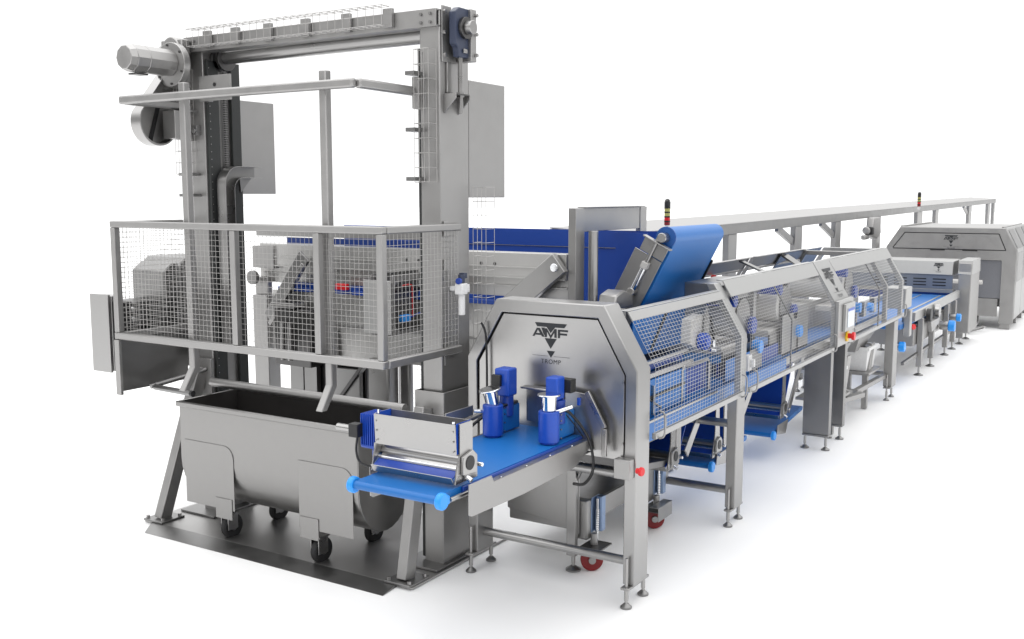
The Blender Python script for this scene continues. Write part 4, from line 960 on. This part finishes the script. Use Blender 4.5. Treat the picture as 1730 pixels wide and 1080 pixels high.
def bin_(x, y, z, label):
    o = empty('scrap_bin', (x, y, z), label, 'bin', 'white plastic bins below the third bay')
    vs = []
    for zz, k in ((z, .85), (z + .26, 1.0)):
        for a, b in ((-1, -1), (1, -1), (1, 1), (-1, 1)): vs.append((x + a * .22 * k, y + b * .16 * k, zz))
    obj('tub', MB().add(vs, [(0, 3, 2, 1), (0, 1, 5, 4), (1, 2, 6, 5), (2, 3, 7, 6), (3, 0, 4, 7), (4, 5, 6, 7)]), WHITE, o, bev=.004)
    obj('rim', MB().ring([(x - .24, y - .18), (x + .24, y - .18), (x + .24, y + .18), (x - .24, y + .18)], [(x - .2, y - .14), (x + .2, y - .14), (x + .2, y + .14), (x - .2, y + .14)], 'z', z + .24, z + .275), WHITE, o, bev=.003)
    obj('bin_inner_shade', B(x - .2, x + .2, y - .14, y + .14, z + .255, z + .262), DSTEEL, o, bev=0)  # dark sheet stands in for the shade in the bin's open top
    obj('bin_shelf', B(x - .3, x + .3, y - .2, y + .2, z - .03, z - .002), STEEL, o, bev=.003)
    obj('shelf_leg', B(x - .28, x - .22, y - .18, y - .12, .01, z - .031).box(x + .22, x + .28, y + .12, y + .18, .01, z - .031), STEEL, o, bev=.003)
bin_(10.45, 2.72, .36, 'white plastic bin just behind the grey stand plates')
bin_(11.9, 2.72, .42, 'white plastic bin just before the third bay end leg')
fb = obj('floor_bar', MB().bar((10.2, 2.62, .30), (11.1, 2.48, .27), .08, .05).bar((11.1, 2.50, .27), (11.5, 2.75, .22), .08, .06).bar((11.1, 2.55, .29), (12.3, 2.50, .29), .06, .05), STEEL, bev=.004)
tag(fb, 'low steel bar frame with angled end under the third bay', 'frame')

# ================================================================== CUTTING TABLE BEYOND
tbl = empty('table_conveyor', (15.5, 2.9, 0), 'blue belt table conveyor on levelling legs beyond the mesh guards', 'conveyor')
obj('belt', beltloop(13.1, 17.5, .80, .03, 2.50, 3.35), BELT, tbl, bev=0)
obj('belt_lane', B(13.2, 17.35, 2.70, 2.735, .802, .806).box(13.2, 17.35, 3.0, 3.02, .802, .806), LPANEL, tbl, bev=0)
obj('side_rail', B(13.75, 17.4, 2.44, 2.485, .78, .90).box(13.1, 17.4, 3.36, 3.42, .78, .87), LPANEL, tbl, bev=.006)
obj('lower_tray', B(14.0, 16.4, 2.50, 3.3, .42, .66), STEEL, tbl, bev=.006)
obj('shelf', B(14.2, 16.9, 2.50, 3.4, .68, .70), MSTEEL, tbl, bev=.003)
for x in (14.26, 15.12, 16.31, 17.0):
    for y in (2.46, 3.38):
        l = obj('leg', B(x - .04, x + .04, y - .035, y + .035, .12, .778), STEEL, tbl, bev=.006)
        foot(l, x, y, .13, .06)
obj('cross_bar', B(13.3, 17.0, 2.47, 2.51, .27, .31).box(13.3, 17.0, 3.33, 3.37, .27, .31), MSTEEL, tbl, bev=.004)
def bluemotor(x, y, z, label, s=1):
    o = empty('drum_motor', (x, y, z), label, 'motor', 'light blue motors beside the far machines')
    obj('motor_cap', C((x, y - .09 * s, z), (x, y, z), .08 * s, 22), SKY, o, bev=.01)
    obj('motor_body', C((x, y, z), (x, y + .12 * s, z), .065 * s, 22), BRIGHT, o, bev=.004)
bluemotor(15.9, 2.36, .50, 'larger light blue motor on the table conveyor lower tray', 1.0)
bluemotor(16.6, 2.36, .55, 'light blue motor just behind the larger one', .75)
bluemotor(13.2, 2.52, .52, 'light blue motor low beside the guard end leg', .8)
bluemotor(20.7, 2.30, .78, 'light blue motor on the roller inside the far hood', 1.05)
estop('emergency_stop', (13.55, 2.47, .74), (-.6, -1, 0), 'red button beyond the end leg of the mesh guards', (13.5, 13.6, 2.48, 2.56, .62, .86), 1.15, False)
sc_ = obj('junction_box', B(13.12, 13.5, 2.45, 2.7, 1.0, 1.26).box(13.3, 13.42, 2.42, 2.50, .64, .98), LPANEL, bev=.01)
tag(sc_, 'pale junction box right behind the end of the mesh guards', 'box')
ec = empty('belt_end_drive', (14.8, 2.4, .95), 'black and steel roller ends on the side of the table conveyor', 'drive unit')
obj('black_roller', C((14.45, 2.36, .80), (14.45, 2.42, .80), .09, 22), BLACK, ec, bev=.004)
obj('steel_ring', C((15.1, 2.36, .80), (15.1, 2.42, .80), .09, 22), BRIGHT, ec, bev=.004)
obj('cone_bracket', MB().prism([(14.5, .70), (15.2, .70), (15.1, .62), (14.6, .55)], 'y', 2.37, 2.42), STEEL, ec, bev=.004)

gu = empty('cutter_housing', (18, 3.1, 0), 'pale steel cutter housing with louvred panel in front of the far hood', 'machine')
obj('upper_cover', MB().prism([(17.53, 1.12), (17.58, 1.345), (18.3, 1.345), (18.3, 1.12)], 'y', 2.58, 4.3), LPANEL, gu, bev=.01)
lp = obj('louvre_panel', B(17.56, 17.58, 2.58, 4.3, .89, 1.115), plain('blue_grey_panel', (.23, .25, .29), .35, .6), gu, bev=.003)
sl = MB()
for y in (2.68, 2.98, 3.28, 3.58):
    for z in (.94, .99, 1.04): sl.box(17.554, 17.56, y, y + .20, z, z + .018)
obj('louvre', sl, BLACK, lp, bev=0)
obj('mouth_frame', B(17.54, 17.65, 2.56, 4.3, .83, .888), STEEL, gu, bev=.004)
obj('mouth', B(17.66, 17.70, 2.60, 4.2, .70, .83), DBELT, gu, bev=0)
obj('side_tower', B(17.50, 18.45, 2.30, 2.49, .20, 1.33), STEEL, gu, bev=.012)
obj('side_cap', MB().prism([(17.49, 1.14), (17.54, 1.37), (18.4, 1.37), (18.46, 1.14)], 'y', 2.29, 2.50), LPANEL, gu, bev=.01)
for x in (17.66, 18.36):
    l = obj('leg', B(x - .05, x + .05, 2.40, 2.50, .10, .20), STEEL, gu, bev=.004); foot(l, x, 2.45, .12, .06)
logo(gu, (17.566, 2.80, 1.31), (0, -1, 0), (.217, 0, .976), .00022, name='printed_logo')

fh = empty('far_hood', (21.5, 3.0, 0), 'large grey angular machine hood farthest away with logo panel', 'machine')
HX0, HX1 = 20.0, 23.2
fo_ = [(1.91, .10), (1.91, 1.42), (2.11, 1.82), (3.89, 1.82), (4.13, 1.44), (4.13, .10)]
fi_ = [(2.14, .10), (2.14, 1.22), (2.15, 1.24), (3.95, 1.24), (3.96, 1.22), (3.96, .10)]
obj('front_frame', openring(MB(), fo_, fi_, HX0, HX0 + .06), STEEL, fh, bev=.01)
obj('back_wall', B(21.6, 21.65, 2.0, 4.1, .25, 1.24), MSTEEL, fh, bev=0)
obj('inner_wall', B(20.07, 20.09, 2.14, 3.96, .55, 1.23), plain('inner_blue_grey', (.24, .245, .265), .35, .7), fh, bev=0)
obj('inner_lower_wall', B(20.05, 20.07, 2.18, 3.96, .22, .54), STEEL, fh, bev=.004)
gp = MB(); 
def line(mb, pts, x, w):
    for a, b in zip(pts[:-1], pts[1:]): mb.bar((x, *a), (x, *b), w, .004, (1, 0, 0))
    return mb
up_ = obj('upper_panel', MB().prism([(2.10, 1.43), (2.22, 1.70), (3.80, 1.70), (3.99, 1.43)], 'x', HX0 - .012, HX0 - .002), STEEL, fh, bev=.002)
obj('panel_gap', line(MB(), [(4.01, 1.43), (3.81, 1.712), (2.21, 1.712), (2.085, 1.42), (4.01, 1.415)], HX0 - .004, .014), BLACK, fh, bev=0)
obj('panel_vent', B(HX0 - .016, HX0 - .004, 2.55, 2.8, 1.395, 1.41).box(HX0 - .016, HX0 - .004, 3.1, 3.35, 1.395, 1.41), BLACK, fh, bev=0)
logo(fh, (HX0 - .013, 3.0, 1.675), (0, -1, 0), (0, 0, 1), .00036)
for k in range(3):
    xa_, xb_ = HX0 + .10 + k * 1.05, HX0 + 1.10 + k * 1.05
    sd = obj('side_door', MB().prism([(1.905, .18), (1.905, 1.42), (2.105, 1.82), (2.135, 1.82), (1.935, 1.41), (1.935, .18)], 'x', xa_, xb_), LPANEL, fh, bev=.006)
    q0, q1 = V((0, 1.912, 1.45)), V((0, 2.08, 1.785))
    obj('tinted_window', MB().add([(xa_ + .1, 1.902, .85), (xb_ - .1, 1.902, .85), (xb_ - .1, 1.902, 1.38), (xa_ + .1, 1.902, 1.38)], [(0, 1, 2, 3)]).add([(xa_ + .1, q0.y, q0.z), (xb_ - .1, q0.y, q0.z), (xb_ - .1, q1.y, q1.z), (xa_ + .1, q1.y, q1.z)], [(0, 1, 2, 3)]), MSTEEL, sd, bev=0, smooth=False)
obj('roof', B(HX0 + .06, HX1, 2.14, 3.90, 1.79, 1.81).box(HX0 + .06, HX1, 2.14, 2.18, 1.811, 1.84).box(HX0 + .06, HX1, 3.86, 3.90, 1.811, 1.84), STEEL, fh, bev=.004)
obj('rear_wall', B(HX0 + .06, HX1, 4.08, 4.11, .2, 1.45), STEEL, fh, bev=.004)
for x in (20.03, 21.1, 22.1, 23.1):
    obj('leg', B(x, x + .08, 1.96, 2.12, .004, .17), STEEL, fh, bev=.004)
obj('inner_roller', C((19.7, 2.40, .86), (19.7, 3.6, .86), .04, 18), CREAM, fh, bev=.003)
obj('drive_frame', B(20.1, 20.3, 2.5, 3.9, .06, .2), DSTEEL, fh, bev=.01)
obj('cable_loops', MB().path([(18.9, 2.5, .08), (19.3, 2.3, .12), (19.6, 2.35, .05), (19.2, 2.5, .03), (18.95, 2.42, .10), (19.3, 2.38, .2)], .015, 8, 6), BRIGHT, fh, bev=0)

# ================================================================== WORLD, LIGHT, CAMERA
a = math.radians(31.93); p = math.atan(210 / 1711.)
F = V((math.cos(a), math.sin(a), 0)); Rr = V((math.sin(a), -math.cos(a), 0))
fw = V((F.x * math.cos(p), F.y * math.cos(p), -math.sin(p))); up = Rr.cross(fw)
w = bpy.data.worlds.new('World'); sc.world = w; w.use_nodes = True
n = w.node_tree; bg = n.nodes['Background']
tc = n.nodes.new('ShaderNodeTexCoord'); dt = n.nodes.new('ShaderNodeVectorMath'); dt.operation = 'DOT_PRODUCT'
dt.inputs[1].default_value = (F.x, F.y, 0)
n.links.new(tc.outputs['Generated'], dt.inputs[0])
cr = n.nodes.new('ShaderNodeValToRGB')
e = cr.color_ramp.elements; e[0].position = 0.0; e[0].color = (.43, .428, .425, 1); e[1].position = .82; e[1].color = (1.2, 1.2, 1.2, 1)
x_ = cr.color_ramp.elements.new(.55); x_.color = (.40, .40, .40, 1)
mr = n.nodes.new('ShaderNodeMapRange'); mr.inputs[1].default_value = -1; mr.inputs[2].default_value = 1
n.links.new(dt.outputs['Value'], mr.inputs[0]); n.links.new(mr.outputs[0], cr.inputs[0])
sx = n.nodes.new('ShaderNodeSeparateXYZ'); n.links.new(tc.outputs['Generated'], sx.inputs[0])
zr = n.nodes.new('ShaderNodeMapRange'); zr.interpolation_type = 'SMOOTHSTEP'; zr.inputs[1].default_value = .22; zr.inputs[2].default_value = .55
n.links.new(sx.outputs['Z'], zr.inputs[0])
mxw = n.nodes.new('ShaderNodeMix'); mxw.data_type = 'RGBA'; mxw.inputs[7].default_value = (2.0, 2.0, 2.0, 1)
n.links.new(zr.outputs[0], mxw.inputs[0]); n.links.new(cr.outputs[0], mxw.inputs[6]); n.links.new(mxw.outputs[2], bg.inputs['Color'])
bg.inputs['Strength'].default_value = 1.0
def area(name, loc, target, sx, sy, energy, colr=(1, 1, 1)):
    l = bpy.data.lights.new(name, 'AREA'); l.shape = 'RECTANGLE'; l.size = sx; l.size_y = sy; l.energy = energy; l.color = colr
    o = bpy.data.objects.new(name, l); col.objects.link(o); o.location = loc
    o.rotation_euler = (V(target) - V(loc)).to_track_quat('-Z', 'Y').to_euler(); return o
area('added_overhead_light', (6, 6, 9), (7, 3, 0), 6, 6, 120)  # unseen area light, added to lift the floor towards white
area('added_key_light', (-3, 7.5, 6), (5, 4, 1), 5, 4, 20, (1, .97, .94))  # unseen area light behind the camera, added to brighten the front steel faces
cam = bpy.data.cameras.new('Camera'); co = bpy.data.objects.new('Camera', cam); col.objects.link(co)
cam.sensor_fit = 'HORIZONTAL'; cam.sensor_width = 36; cam.lens = 36 * 1711 / 1730.; cam.clip_end = 500
co.matrix_world = Matrix(((Rr.x, up.x, -fw.x, 0), (Rr.y, up.y, -fw.y, 0), (Rr.z, up.z, -fw.z, 2.4), (0, 0, 0, 1)))
sc.camera = co
sc.view_settings.view_transform = 'Standard'; sc.view_settings.look = 'None'; sc.view_settings.gamma = 1; sc.view_settings.exposure = 0
